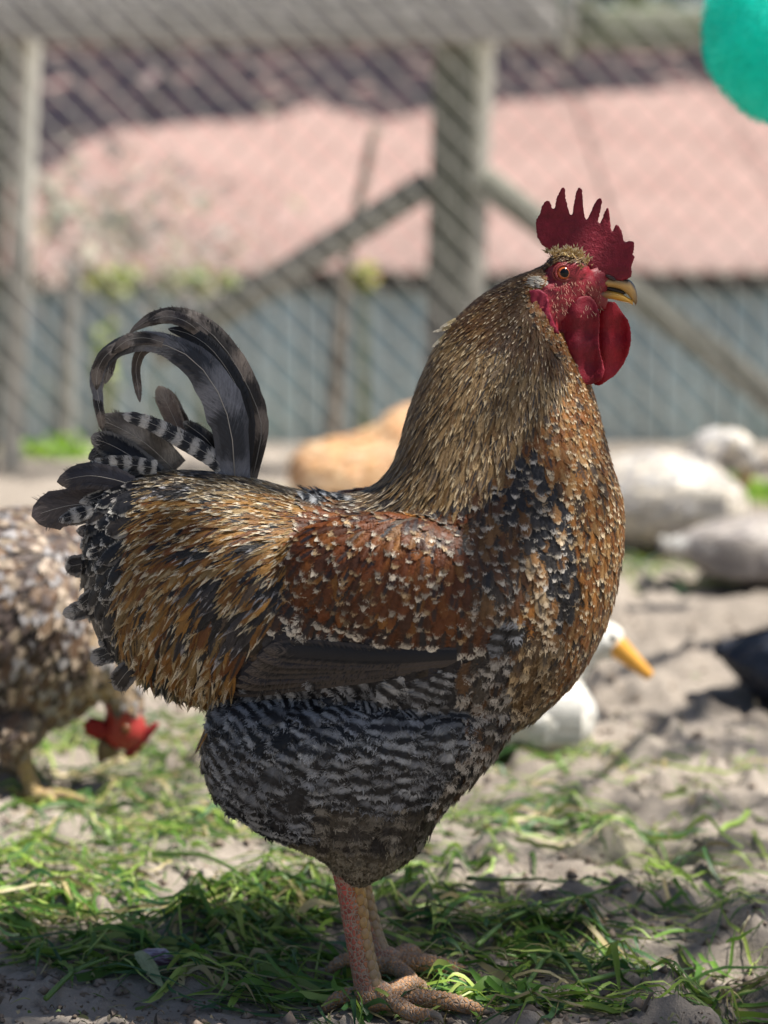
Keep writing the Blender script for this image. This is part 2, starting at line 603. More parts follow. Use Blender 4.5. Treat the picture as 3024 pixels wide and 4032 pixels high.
def darts(p, r):
    """thin random points to a spacing r (per point)"""
    cell = float(r.max()); grid = {}; keep = []
    key = np.floor(p / cell).astype(int)
    P = p.tolist(); Rr = r.tolist(); Kk = key.tolist()
    for i in range(len(P)):
        kx, ky, kz = Kk[i]; x, y, z = P[i]; ri = Rr[i]; ok = True
        for a in (-1, 0, 1):
            for b in (-1, 0, 1):
                for c in (-1, 0, 1):
                    for j in grid.get((kx + a, ky + b, kz + c), ()):
                        q = P[j]; rr = min(ri, Rr[j])
                        if (q[0] - x) ** 2 + (q[1] - y) ** 2 + (q[2] - z) ** 2 < rr * rr: ok = False; break
                    if not ok: break
                if not ok: break
            if not ok: break
        if ok:
            grid.setdefault((kx, ky, kz), []).append(i); keep.append(i)
    return np.array(keep)


def field(V, guides, sig=70.0):
    g = np.array(guides, float)
    d2 = ((V[:, None, :] - g[None, :, :2]) ** 2).sum(-1)
    w = np.exp(-d2 / (2 * sig * sig)) + 1e-5 / (1 + d2 / 1e4)
    d = (w[..., None] * g[None, :, 2:4]).sum(1)
    return d / (np.linalg.norm(d, axis=1, keepdims=True) + 1e-9)


def spines(bvh, p, n, d, L, lift, hang, off=.0008):
    Fn = len(p); sp = np.zeros((Fn, KST, 3)); nr = np.zeros((Fn, KST, 3))
    st = np.linspace(0, 1, KST)
    for i in range(Fn):
        q = Vector(p[i]); dv = d[i] * L[i] / (KST - 1); nv = Vector(n[i])
        lf, hg = lift[i], hang[i]
        cur = np.array(p[i])
        for k in range(KST):
            loc, no, _, _ = bvh.find_nearest(cur)
            if loc is None: loc, no = Vector(cur), nv
            if no.dot(nv) < 0.1: no = nv
            o = off + lf * L[i] * st[k]
            hit = np.array(loc + no * o)
            free = cur + np.array(nv) * o
            h = hg * st[k]
            sp[i, k] = hit * (1 - h) + free * h
            nn = np.array(no) * (1 - h) + np.array(nv) * h
            nr[i, k] = nn / (np.linalg.norm(nn) + 1e-9)
            base = np.array(loc) * (1 - hg) + cur * hg
            cur = base + dv
    return sp, nr


def grow(me_body, bvh, cand, Lc, Wc, spc, dirs3, shape, c1, c2, par, lift, hang, sel, name, parent, camber=.25, rag=.05, fringe=8, flen=.22, fuzz=.001, bwid=.0004):
    """make plumage from the selected candidates"""
    p, n = cand[0][sel], cand[1][sel]
    sp, nr = spines(bvh, p, n, dirs3[sel], Lc[sel], lift[sel], hang[sel])
    prof = np.array([SH[s] for s in ('round', 'lance', 'broad', 'fluff')])[shape[sel]]
    me = feather_mesh(name, sp, nr, Lc[sel], Wc[sel], prof, c1[sel], c2[sel], par[sel], camber, rag, fringe, flen, fuzz, bwid)
    return link(name, me, FEATHER, parent)


def tangent_dirs(V, n, guides, sig=70., jit=.12):
    d2 = field(V, guides, sig)
    ang = rng.normal(0, jit, len(V)); ca, sa = np.cos(ang), np.sin(ang)
    d2 = np.stack([d2[:, 0] * ca - d2[:, 1] * sa, d2[:, 0] * sa + d2[:, 1] * ca], 1)
    d = np.stack([d2[:, 0], np.zeros(len(V)), -d2[:, 1]], 1)
    d = d - n * (d * n).sum(1, keepdims=True)
    # degenerate where the surface faces along d: fall back to down
    ln = np.linalg.norm(d, axis=1, keepdims=True)
    dn = np.tile(np.array([[-.2, 0, -1.]]), (len(V), 1)); dn = dn - n * (dn * n).sum(1, keepdims=True)
    d = np.where(ln > .15, d, dn)
    return d / (np.linalg.norm(d, axis=1, keepdims=True) + 1e-9)


def long_feather(name, pts, widths, parent, c1, c2, par, lace=0., bend=(0, -1, 0), n=26, cols=9, shaft=True, notch=.05, tipround=.12, mat=None):
    """one big feather along 3D pts with full widths; facing bend"""
    dat = catmull(np.hstack([np.asarray(pts, float), np.asarray(widths, float)[:, None]]), n)
    c, w = dat[:, :3], np.maximum(dat[:, 3], .0004)
    seglen = np.concatenate([[0], np.cumsum(np.linalg.norm(np.diff(c, axis=0), axis=1))]); Lt = seglen[-1]
    v01 = seglen / Lt
    # rounded tip
    w = w * np.sqrt(np.clip((1 - v01) / tipround, 0, 1)) ** .9 + .0006
    t = np.gradient(c, axis=0); t /= np.linalg.norm(t, axis=1, keepdims=True)
    b = np.tile(np.array(bend, float), (n, 1)); b = b - t * (b * t).sum(1, keepdims=True); b /= np.linalg.norm(b, axis=1, keepdims=True)
    side = np.cross(t, b)
    us = np.linspace(-1, 1, cols)
    cut = rng.normal(0, notch, (n, cols)) * np.abs(us) ** 3 * .3
    v = c[:, None, :] + side[:, None, :] * (w[:, None] * .5 * us * (1 + cut))[..., None] - b[:, None, :] * (w[:, None] * .10 * us ** 2)[..., None]
    idx = np.arange(n * cols).reshape(n, cols)
    q = np.stack([idx[:-1, :-1], idx[:-1, 1:], idx[1:, 1:], idx[1:, :-1]], -1).reshape(-1, 4)
    uv = np.zeros((n, cols, 2)); uv[..., 0] = us * .5 + .5; uv[..., 1] = v01[:, None]
    N = n * cols
    asp = Lt / max(widths)
    V2, Q2, U2 = [v.reshape(-1, 3)], [q], [uv.reshape(-1, 2)]
    nb = int(34 + Lt * 500)
    kb = rng.integers(int(n * .25), int(n * .84), nb); sb = rng.choice([-1., 1.], nb); fb = rng.random(nb)[:, None]
    rt = c[kb] * (1 - fb) + c[kb + 1] * fb; wk = w[kb][:, None] * .5; tk, sk, bk_ = t[kb], side[kb], b[kb]
    p0 = rt + sk * sb[:, None] * wk * .55 + bk_ * .0004
    p1 = rt + sk * sb[:, None] * wk * rng.uniform(.95, 1.06, (nb, 1)) + tk * wk * rng.uniform(.2, .5, (nb, 1)) + bk_ * rng.uniform(-.0005, .001, (nb, 1))
    ac = np.cross(bk_, p1 - p0); ac /= np.linalg.norm(ac, axis=1, keepdims=True) + 1e-12
    bw_ = rng.uniform(.0003, .0006, (nb, 1))
    V2.append(np.stack([p0 - ac * bw_, p0 + ac * bw_, p1 + ac * bw_ * .2, p1 - ac * bw_ * .2], 1).reshape(-1, 3))
    Q2.append(np.arange(nb * 4).reshape(-1, 4) + N)
    vb = v01[kb]; U2.append(np.stack([np.stack([.5 + sb * e_, np.clip(vb + d_, 0, 1)], 1) for e_, d_ in ((.27, 0), (.27, 0), (.46, .02), (.46, .02))], 1).reshape(-1, 2))
    N = N + nb * 4
    C1 = np.tile(np.array([*c1[:3], lace]), (N, 1)); C2 = np.tile(np.array([*c2[:3], asp]), (N, 1))
    PR = np.tile(np.array([par[0], par[1], par[2], random.random()]), (N, 1))
    me = mesh_arrays(name, np.vstack(V2), np.vstack(Q2), np.vstack(U2), {'fc1': C1, 'fc2': C2, 'fpar': PR})
    o = link(name, me, mat or FEATHER, parent)
    if shaft:
        r = np.linspace(max(widths) * .013, .00012, n)
        tv, tf = tube_data((c + b * .0004)[::3], r[::3], n=16, seg=6)
        s = link('shaft', pydata('shaft', tv, tf), SHAFT, o)
    return o


SHAFT = solid('feather_shaft', (.36, .34, .31), .35)

# ================================================================== THE SETTING
# ------------------------------------------------------------------ ground
def ground_z(x, y, fine=True):
    t = np.clip((y - 5.9) / 5.6, 0, 1)
    z = -0.55 * t * t * (3 - 2 * t)
    near = np.clip((6.5 - y) / 2, 0, 1)
    z = z + near * ((fbm(x * 3.1, y * 3.1, 3, 3) - .5) * .035)
    if fine:
        z = z + near * ((fbm(x * 17, y * 17, 3, 8) - .5) * .026 + (fbm(x * 60, y * 60, 3, 5) - .5) * .013)
        c = fbm(x * 30 + 5, y * 30, 2, 31)
        z = z + near * np.clip(c - .60, 0, 1) * .075          # clods
        z = z - near * np.clip(fbm(x * 7, y * 9, 2, 44) - .66, 0, 1) * .12   # hollows
    hx, hy = gnd(1400, 1850)[:2]
    z = z - .035 * np.exp(-(((x - hx) / .035) ** 2 + ((y - hy) / .05) ** 2) ** 2)
    # trodden flat where the rooster stands
    f = np.exp(-(((x + .08) / .14) ** 2 + ((y - 1.77) / .09) ** 2))
    return z * (1 - .85 * f)


def graded(fine_a, fine_b, step, lo, hi, g=1.12):
    a = list(np.arange(fine_a, fine_b, step))
    s, x, up = step, a[-1], []
    while x < hi: s *= g; x += s; up.append(x)
    s, x, dn = step, a[0], []
    while x > lo: s *= g; x -= s; dn.append(x)
    return np.array(dn[::-1] + a + up)


gx = graded(-.42, .42, .006, -260, 260, 1.09)
gy = graded(1.5, 2.4, .006, -20, 420, 1.03)
GX, GY = np.meshgrid(gx, gy)
GZ = ground_z(GX, GY)
nx, ny = len(gx), len(gy)
gi = np.arange(nx * ny).reshape(ny, nx)
gq = np.stack([gi[:-1, :-1], gi[:-1, 1:], gi[1:, 1:], gi[1:, :-1]], -1).reshape(-1, 4)
gme = mesh_arrays('ground', np.stack([GX, GY, GZ], -1).reshape(-1, 3), gq)
t = NT('dry_soil')
p = t.pos()
n1, n2, n3 = t.noise(2.2, 5, p), t.noise(38, 6, p, .65), t.noise(420, 3, p, .7)
c = t.mix(t.smooth(n1, .35, .65), (.25, .215, .18), (.35, .305, .26))
c = t.mix(t.math('MULTIPLY', t.smooth(n2, .52, .72), .75), c, (.12, .098, .08))
c = t.mix(t.math('MULTIPLY', t.smooth(n3, .55, .7), .5), c, (.46, .40, .33))
moss = t.smooth(t.noise(1.3, 4, t.pos((1, 1, 1)), .6), .56, .68)
c = t.mix(t.math('MULTIPLY', moss, .45), c, (.28, .29, .12))
t.l(c, t.b.inputs['Base Color']); t.set(Roughness=.95); t.b.inputs['Specular IOR Level'].default_value = .1
t.bump(t.math('ADD', t.math('MULTIPLY', n2, .8), t.math('MULTIPLY', n3, .35)), .9, .006)
ground = tag(link('ground', gme, t.m), 'dry trampled soil of the poultry yard', None, kind='structure')


def gz(x, y): return float(ground_z(np.array([x]), np.array([y]))[0])


# crumbs of soil
def soil_crumbs():
    cnt = 5200
    yy = 1.62 + rng.random(cnt) ** 1.8 * 2.0
    xx = (rng.random(cnt) - .5) * (.72 + (yy - 1.62) * .5)
    rr = .0010 + rng.random(cnt) ** 3.5 * .0055
    dirs = np.array([(1, 0, 0), (-1, 0, 0), (0, 1, 0), (0, -1, 0), (0, 0, 1), (0, 0, -1)], float)
    fc = np.array([(0, 2, 4), (2, 1, 4), (1, 3, 4), (3, 0, 4), (2, 0, 5), (1, 2, 5), (3, 1, 5), (0, 3, 5)])
    v = dirs[None] * rr[:, None, None] * (1 + rng.normal(0, .42, (cnt, 6, 1)))
    v[:, :, 2] *= .75
    ang = rng.random(cnt) * 6.28; ca, sa = np.cos(ang), np.sin(ang)
    vx = v[:, :, 0] * ca[:, None] - v[:, :, 1] * sa[:, None]; vy = v[:, :, 0] * sa[:, None] + v[:, :, 1] * ca[:, None]
    zz = ground_z(xx, yy)
    v = np.stack([vx + xx[:, None], vy + yy[:, None], v[:, :, 2] + zz[:, None] + rr[:, None] * .35], -1)
    f = (fc[None] + (np.arange(cnt) * 6)[:, None, None]).reshape(-1, 3)
    return mesh_arrays('soil_crumbs', v.reshape(-1, 3), f)


tag(link('soil_crumbs', soil_crumbs(), simple('soil_crumb', (.22, .175, .14), .95, .45, 60, .4, .001, .1), smooth=False), 'loose crumbs of dry soil', kind='stuff')


# ------------------------------------------------------------------ strewn cut grass
def grass_material():
    t = NT('cut_grass')
    a = t.new('ShaderNodeAttribute', attribute_name='gcol')
    uv = t.new('ShaderNodeUVMap'); sx = t.new('ShaderNodeSeparateXYZ'); t.l(uv.outputs[0], sx.inputs[0])
    w = t.math('SINE', t.math('MULTIPLY', sx.outputs[0], 40.0))
    hs = t.new('ShaderNodeHueSaturation'); t.l(t.math('ADD', .95, t.math('MULTIPLY', w, .12)), hs.inputs['Value']); t.l(a.outputs['Color'], hs.inputs['Color'])
    t.l(hs.outputs[0], t.b.inputs['Base Color']); t.set(Roughness=.45)
    t.translucent(hs.outputs[0], .35)
    return t.m


GRASS = grass_material()


def blades(name, xy, L, W, H, az, curl, col):
    n = len(xy); S = 8
    s = np.linspace(0, 1, S)
    ang = az[:, None] + curl[:, None] * s[None] ** 1.5
    dx, dy = np.cos(ang), np.sin(ang)
    st = L[:, None] / (S - 1)
    px = xy[:, 0][:, None] + np.concatenate([np.zeros((n, 1)), np.cumsum(dx[:, :-1] * st, 1)], 1)
    py = xy[:, 1][:, None] + np.concatenate([np.zeros((n, 1)), np.cumsum(dy[:, :-1] * st, 1)], 1)
    pz = ground_z(px, py) + .0025 + H[:, None] * np.sin(math.pi * np.clip(s[None] * (.8 + .4 * rng.random((n, 1))), 0, 1)) + rng.random((n, 1)) * .006
    wd = W[:, None] * .5 * np.minimum(1, (1 - s[None]) * 2.4 + .02) * (.75 + .25 * np.minimum(1, s[None] * 6))
    tilt = rng.normal(0, .7, (n, 1))
    ox, oy, oz = -dy * wd * np.cos(tilt), dx * wd * np.cos(tilt), wd * np.sin(tilt)
    A = np.stack([px + ox, py + oy, pz + oz], -1); B = np.stack([px - ox, py - oy, pz - oz], -1)
    Cc = np.stack([px, py, pz - wd * .35], -1)
    v = np.stack([A, Cc, B], 2)
    idx = np.arange(n * S * 3).reshape(n, S, 3)
    q = np.stack([idx[:, :-1, :-1], idx[:, :-1, 1:], idx[:, 1:, 1:], idx[:, 1:, :-1]], -1).reshape(-1, 4)
    uv = np.zeros((n, S, 3, 2)); uv[..., 0] = np.array([0, .5, 1]); uv[..., 1] = s[None, :, None]
    return mesh_arrays(name, v.reshape(-1, 3), q, uv.reshape(-1, 2), {'gcol': np.repeat(np.hstack([col, np.ones((n, 1))]), S * 3, axis=0)})


def grass_cols(n, straw=.14):
    g = np.array([(.085, .19, .03), (.15, .29, .045), (.25, .38, .06), (.06, .15, .05), (.36, .46, .11)])
    c = g[rng.integers(0, 5, n)] * (.7 + .6 * rng.random((n, 1)))
    m = rng.random(n) < straw
    c[m] = np.array([.48, .40, .20]) * (.6 + .6 * rng.random((m.sum(), 1)))
    return c


# heaps of it, traced as places on the ground: (x, y, rx, ry, count) in view pixels
heaps = [(330, 2060, 330, 75, 620), (560, 1990, 190, 70, 420), (120, 1920, 220, 60, 300), (250, 1800, 250, 90, 420), (90, 1990, 120, 40, 120),
         (620, 2130, 200, 60, 260), (300, 1640, 260, 80, 330), (160, 1600, 200, 60, 200), (1010, 2040, 210, 50, 330), (1240, 2080, 170, 60, 200),
         (960, 2160, 180, 45, 260), (1180, 2185, 120, 25, 110), (1060, 1780, 200, 40, 140), (1330, 1800, 200, 30, 90), (900, 1870, 200, 45, 150),
         (1180, 1650, 160, 25, 110), (1420, 1990, 200, 35, 60), (1540, 2110, 140, 50, 90), (1450, 2190, 170, 20, 70), (480, 1800, 170, 50, 120),
         (800, 1960, 220, 40, 130), (1500, 1900, 150, 40, 40), (700, 1860, 150, 60, 90), (830, 2190, 120, 20, 90),
         (600, 1700, 200, 50, 90), (1400, 1700, 250, 60, 70), (1100, 1250, 500, 60, 160), (1600, 1080, 120, 25, 260), (1450, 1230, 200, 40, 150), (1000, 1950, 900, 300, 500)]
XY, Ln, Wd = [], [], []
for (hx, hy, rx, ry, k) in heaps:
    for _ in range(int(k * (.6 if hx < 720 else .5))):
        a, r_ = random.random() * 6.283, math.sqrt(random.random())
        q = gnd(hx + rx * r_ * math.cos(a), min(max(hy + ry * r_ * math.sin(a), 1060), 2330))
        XY.append((q[0], q[1]))
XY = np.array(XY); n = len(XY)
far = np.clip(XY[:, 1] / 2.0, 1, 2.0)
az = np.where(rng.random(n) < .6, rng.normal(math.pi * .9, .6, n), rng.random(n) * 6.283)
az = np.where(rng.random(n) < .5, az + math.pi, az)
gl = (.02 + rng.random(n) ** 1.6 * .10) * far ** .5
gw = (.0014 + rng.random(n) ** 2 * .0042) * far ** .5
gh = rng.random(n) ** 3.0 * .017
me = blades('grass', XY - .3 * gl[:, None] * np.stack([np.cos(az), np.sin(az)], 1), gl, gw, gh, az, rng.normal(0, .8, n), grass_cols(n))
gw[:] = np.where((rng.random(n) < .10) & (XY[:, 1] < 2.0), gw + .004, gw)
me = blades('grass', XY - .3 * gl[:, None] * np.stack([np.cos(az), np.sin(az)], 1), gl, gw, gh, az, rng.normal(0, .8, n), grass_cols(n))
tag(link('grass', me, GRASS), 'cut green grass and straw strewn over the soil', kind='stuff')
kk_ = 2600
ly = 1.64 + rng.random(kk_) ** 1.9 * 1.4
lx = (rng.random(kk_) - .5) * (.72 + (ly - 1.5) * .45)
ll = .003 + rng.random(kk_) ** 2 * .016
lc = np.array([(.40, .33, .21), (.20, .15, .10), (.30, .30, .14), (.10, .08, .06), (.16, .24, .07)])[rng.integers(0, 5, kk_)] * rng.uniform(.6, 1.2, (kk_, 1))
me = blades('plant_litter', np.stack([lx, ly], 1), ll, .0008 + rng.random(kk_) * .0022, rng.random(kk_) * .003, rng.random(kk_) * 6.283, rng.normal(0, .9, kk_), lc)
tag(link('plant_litter', me, GRASS), 'chopped bits of stems and straw on the soil', kind='stuff')
# a few long stalks one can tell apart
stalk_pts = [[(455, 1960), (560, 2010), (690, 2075)], [(600, 1945), (760, 2010), (905, 2065)], [(100, 2200), (160, 2150), (235, 2120)], [(1030, 2110), (1120, 2040), (1300, 1985)],
             [(1135, 2165), (1195, 2110), (1260, 2180)], [(330, 1870), (450, 1915), (560, 1975)], [(1010, 1952), (1090, 1938), (1180, 1950)], [(1250, 2180), (1400, 2110), (1560, 2160)]]
stalk_names = ['long green stalk lying just behind the onion skin', 'long green stalk lying between the onion skin and the rooster\'s feet', 'short curved stalk on the bare shaded soil below the pale withered leaf',
               'long stalk running up towards the tan dry leaf from the rooster\'s toes', 'bent stalk looping over the grass before the rooster\'s toes', 'stalk crossing the sunlit edge of the grass under the rooster\'s saddle',
               'thin stalk lying over the soil behind the dry leaf', 'arched stalk over the lumpy bare soil beyond the grass']
for i_, pts in enumerate(stalk_pts):
    w3 = [];
    for (x, y) in pts:
        g_ = gnd(x, min(y, 2330)); w3.append((g_[0], g_[1], gz(g_[0], g_[1]) + .011 + random.random() * .006))
    v_, f_ = tube_data(w3, [.0024, .0020, .0012], n=14, seg=6)
    me = pydata('grass_stalk', v_, f_)
    set_attr(me, 'gcol', np.tile(np.array([.16, .27, .07, 1]) * random.uniform(.7, 1.3), (len(v_), 1)))
    me.uv_layers.new(name='UVMap')
    tag(link('grass_stalk', me, GRASS), stalk_names[i_], 'stalk', 'long grass stalks on the soil')

# ------------------------------------------------------------------ weathered timber
def timber(name, c1, c2, axis=(9, 9, .6), green=0.0):
    t = NT(name); p = t.pos(axis)
    n1 = t.noise(9, 6, p, .6, .4); n2 = t.noise(1.2, 4, t.pos((1, 1, 1)))
    c = t.mix(t.smooth(n1, .3, .7), c1, c2)
    if green: c = t.mix(t.math('MULTIPLY', t.smooth(n2, .4, .65), green), c, (.19, .22, .12))
    t.l(c, t.b.inputs['Base Color']); t.set(Roughness=.85); t.b.inputs['Specular IOR Level'].default_value = .2
    t.bump(n1, .6, .004)
    return t.m


POST = timber('weathered_post', (.13, .128, .12), (.27, .265, .25), green=.3)
RAIL = timber('weathered_rail', (.30, .29, .28), (.52, .50, .48), axis=(.6, 9, 9))
LATH = timber('pale_lath', (.42, .41, .37), (.62, .60, .54))
WIRE = solid('galvanised_wire', (.36, .35, .32), .5, .5, Metallic=.3)

BRACE = timber('grey_brace', (.22, .215, .19), (.40, .39, .35), green=.25)
FY = 5.7
fence = tag(empty('wire_fence', (0, FY, 0)), 'weathered timber fence with rusty chain link wire netting across the yard', 'fence')


def fpt(x, y, Y=FY): return pv(x, y, Y)


# middle post: leans a little, lit on its sunward edge
b0, t0 = fpt(950, 1010), fpt(988, -60)
b0[2] = gz(b0[0], FY) - .05
link('post', beam('post', b0, t0, .098, .10, rough=.03), POST, fence)
b1, t1 = fpt(1008, 1005, FY - .03), fpt(1054, -60, FY - .03); b1[2] = gz(b1[0], FY) - .05
link('lath', beam('lath', b1 + np.array([0, .05, 0]), t1 + np.array([0, .05, 0]), .034, .05, rough=.03), LATH, fence)
b2, t2 = fpt(-68, 1010), fpt(-18, -60); b2[2] = gz(b2[0], FY) - .05
link('post', beam('post', b2, t2, .12, .11, rough=.03), POST, fence)
b3, t3 = fpt(12, 1005, FY - .03), fpt(64, -60, FY - .03); b3[2] = gz(b3[0], FY) - .05
link('lath', beam('lath', b3 + np.array([0, .05, 0]), t3 + np.array([0, .05, 0]), .04, .05, rough=.03), LATH, fence)  # pale strip painting in the sunlit side of this post
for xx_ in (2150, -1150):
    b4, t4 = fpt(xx_, 1010), fpt(xx_, -60); b4[2] = gz(b4[0], FY) - .05
    link('post', beam('post', b4, t4, .12, .11, rough=.03), POST, fence)
# top rail, one wide plank to the middle bay and a mossier one beyond it
a_, e_ = fpt(-1150, 22, FY - .085), fpt(1208, 30, FY - .085)
link('rail', beam('rail', a_, e_, .04, .135, rough=.02), RAIL, fence)
a_, e_ = fpt(1236, -40, FY - .09), fpt(1226, 128, FY - .09)
link('lath', beam('lath', e_, a_, .034, .03, rough=.03), LATH, fence)
a_, e_ = fpt(1240, 62, FY + .08), fpt(2200, 66, FY + .08)
link('rail', beam('rail', a_, e_, .04, .092, rough=.02), timber('mossy_rail', (.22, .23, .19), (.36, .37, .31), axis=(.6, 9, 9), green=.6), fence)
# diagonal braces
for (p0, p1, w_) in (((930, 395), (330, 770), .052), ((1040, 385), (1720, 900), .052)):
    link('brace', beam('brace', fpt(*p0, FY + .02), fpt(*p1, FY + .02), .06, w_ * 1.35, rough=.04), BRACE, fence)
# chain link netting
wires = []
pitch, z0, z1 = .0775, -.03, 1.62
x0, x1 = -2.3, 2.6
hgt = z1 - z0
k = 0
xs = np.arange(x0 - hgt, x1 + hgt, pitch)
NYW = FY - .12
for sgn in (1, -1):
    for xa in xs:
        pts = []
        A = np.array([xa, NYW + sgn * .002, z0]); B = np.array([xa + sgn * hgt, NYW + sgn * .002, z1])
        # clip to the bay
        ta, tb = 0.0, 1.0
        dx_ = B[0] - A[0]
        lo_, hi_ = (x0 - A[0]) / dx_, (x1 - A[0]) / dx_
        if lo_ > hi_: lo_, hi_ = hi_, lo_
        ta, tb = max(ta, lo_), min(tb, hi_)
        if tb - ta < .02: continue
        nseg = max(2, int((tb - ta) * hgt / .4))
        P_ = [A + (B - A) * (ta + (tb - ta) * i / nseg) + np.array([random.uniform(-.004, .004), 0, random.uniform(-.004, .004)]) for i in range(nseg + 1)]
        wires.append(tube_data(P_, [.0011 if sgn > 0 else .0019] * len(P_), n=len(P_) * 2, seg=4))
v_, f_ = join_data(wires)
tag(link('wire_netting', pydata('wire_netting', v_, f_), WIRE, fence), 'rusty diamond wire netting', kind='stuff')

# ------------------------------------------------------------------ low shed behind the fence
SY = 12.0
shed = tag(empty('poultry_shed', (0, SY, -.55)), 'low shed with faded salmon roof and grey teal plank wall behind the fence', 'shed')
base_z = -.6
eave = pv(830, 588, SY - .12)[2]
ridge = pv(830, 108, 16.6)
ROOFW = 5.2
t = NT('faded_salmon_sheet')
p = t.pos()
n1, n2 = t.noise(1.5, 5, p), t.noise(14, 5, p, .6)
c = t.mix(t.smooth(n1, .3, .7), (.27, .165, .145), (.34, .22, .195))
c = t.mix(t.math('MULTIPLY', t.smooth(n2, .5, .75), .35), c, (.40, .34, .29))
t.l(c, t.b.inputs['Base Color']); t.set(Roughness=.7)
t.bump(n2, .3, .01)
ROOF = t.m
t = NT('grey_teal_paint')
p = t.pos((6, 6, .7))
n1, n2 = t.noise(4, 6, p), t.noise(1.1, 3, t.pos())
oi = t.new('ShaderNodeObjectInfo')
c = t.mix(t.smooth(n1, .35, .7), (.40, .53, .56), (.55, .68, .71))
c = t.mix(oi.outputs['Random'], c, t.mix(.5, c, (.28, .34, .35)))
t.l(c, t.b.inputs['Base Color']); t.set(Roughness=.8); t.bump(n1, .4, .003)
TEAL = t.m
# roof as overlapping sheets laid up the slope
e0 = np.array([0, SY - .15, eave]); r0 = np.array([0, 16.6, ridge[2]])
sl = r0 - e0
roof = link('roof', beam('roof', (-ROOFW, 16.6, ridge[2] + .02), (ROOFW, 16.6, ridge[2] + .02), .16, .05), ROOF, shed)
shw = .92
ns = int(2 * ROOFW / shw) + 1
for i in range(ns):
    xa = -ROOFW + i * shw
    dz = .006 * (i % 2)
    v, f = [], []
    m_ = 13
    for j, tt in enumerate((0, .33, .66, 1)):
        for k_ in range(m_):
            x_ = xa + (shw + .05) * k_ / (m_ - 1)
            for off in (0, .012):
                v.append(e0 + sl * tt + np.array([x_, 0, dz + off + .012 * math.cos(k_ * math.pi)]))
    idx = lambda j, k_, o: (j * m_ + k_) * 2 + o
    for j in range(3):
        for k_ in range(m_ - 1):
            f.append((idx(j, k_, 1), idx(j, k_ + 1, 1), idx(j + 1, k_ + 1, 1), idx(j + 1, k_, 1)))
            f.append((idx(j, k_, 0), idx(j + 1, k_, 0), idx(j + 1, k_ + 1, 0), idx(j, k_ + 1, 0)))
    for k_ in range(m_ - 1):
        f.append((idx(0, k_, 0), idx(0, k_ + 1, 0), idx(0, k_ + 1, 1), idx(0, k_, 1)))
    link('sheet', pydata('sheet', v, f), ROOF, roof)
link('fascia', bevel_box('fascia', (0, SY - .05, eave - .05), (2 * ROOFW, .03, .09)), solid('dark_fascia', (.05, .05, .05), .8), shed)
wall = link('wall', bevel_box('wall', (0, SY + .06, (base_z + eave) / 2 - .02), (2 * ROOFW - .1, .05, eave - base_z)), solid('dark_wall', (.06, .07, .07), .9), shed)
pw = .115
xq = -4.0
i = 0
while xq < 4.4:
    w_ = pw * random.uniform(.85, 1.1)
    zt = eave - .02 - random.random() * .01
    link('plank', bevel_box('plank', (xq + w_ / 2, SY + .012 + random.uniform(-.006, .006), (base_z + zt) / 2), (w_ - .017, .026, zt - base_z), Matrix.Rotation(random.uniform(-.006, .006), 3, 'Y'), .003, 1), TEAL, wall)
    xq += w_; i += 1

# thin poles and stakes between the fence and the shed
def stick(name, pts, r, mat, label, cat, Y, group=None):
    P_ = [pv(x, y, Y) for x, y in pts]
    v_, f_ = tube_data(P_, list(np.linspace(r, r * .6, len(P_))), n=16, seg=8)
    return tag(link(name, pydata(name, v_, f_), mat), label, cat, group)


BARK = simple('grey_bark', (.20, .17, .14), .9, .4, 25, .5, .004, .15, (1, 1, .3))
stick('pole', [(716, 1000), (722, 900), (742, 620), (780, 420), (812, 270)], .022, BARK, 'thin crooked bare pole leaning behind the middle bay of the fence', 'pole', 6.9)
stick('stake', [(138, 1010), (146, 760), (158, 560)], .030, POST, 'pale upright stake between the netting and the teal wall', 'stake', 6.5)

# ------------------------------------------------------------------ foliage
def leaf_material(name, tr=.4):
    t = NT(name)
    a = t.new('ShaderNodeAttribute', attribute_name='gcol')
    t.l(a.outputs['Color'], t.b.inputs['Base Color']); t.set(Roughness=.5)
    t.translucent(a.outputs['Color'], tr)
    return t.m


LEAF = leaf_material('green_leaf')


def leaf_mesh(name, c, size, col, up=.4):
    """c (N,3) leaf centres"""
    n = len(c)
    a = rng.normal(0, 1, (n, 3)); a /= np.linalg.norm(a, axis=1, keepdims=True)
    nn = rng.normal(0, 1, (n, 3)) + np.array([0, 0, up * 3]); nn /= np.linalg.norm(nn, axis=1, keepdims=True)
    a = a - nn * (a * nn).sum(1, keepdims=True); a /= np.linalg.norm(a, axis=1, keepdims=True)
    b = np.cross(nn, a)
    s = size[:, None]
    pts = [(-.5, 0, 0), (-.15, .3, .06), (.2, .24, .04), (.5, 0, -.05), (.2, -.24, .04), (-.15, -.3, .06)]
    v = np.stack([c + a * s * x + b * s * y + nn * s * z for x, y, z in pts], 1)
    k = np.arange(n)[:, None] * 6
    q = np.concatenate([k + np.array([[0, 1, 2, 3]]), k + np.array([[0, 3, 4, 5]])], 0)
    return mesh_arrays(name, v.reshape(-1, 3), q, None, {'gcol': np.repeat(np.hstack([col, np.ones((n, 1))]), 6, axis=0)})


def leaf_cols(n, base, var=.35):
    return np.array(base) * (1 + rng.uniform(-var, var, (n, 1))) * (1 + rng.uniform(-.12, .12, (n, 3)))


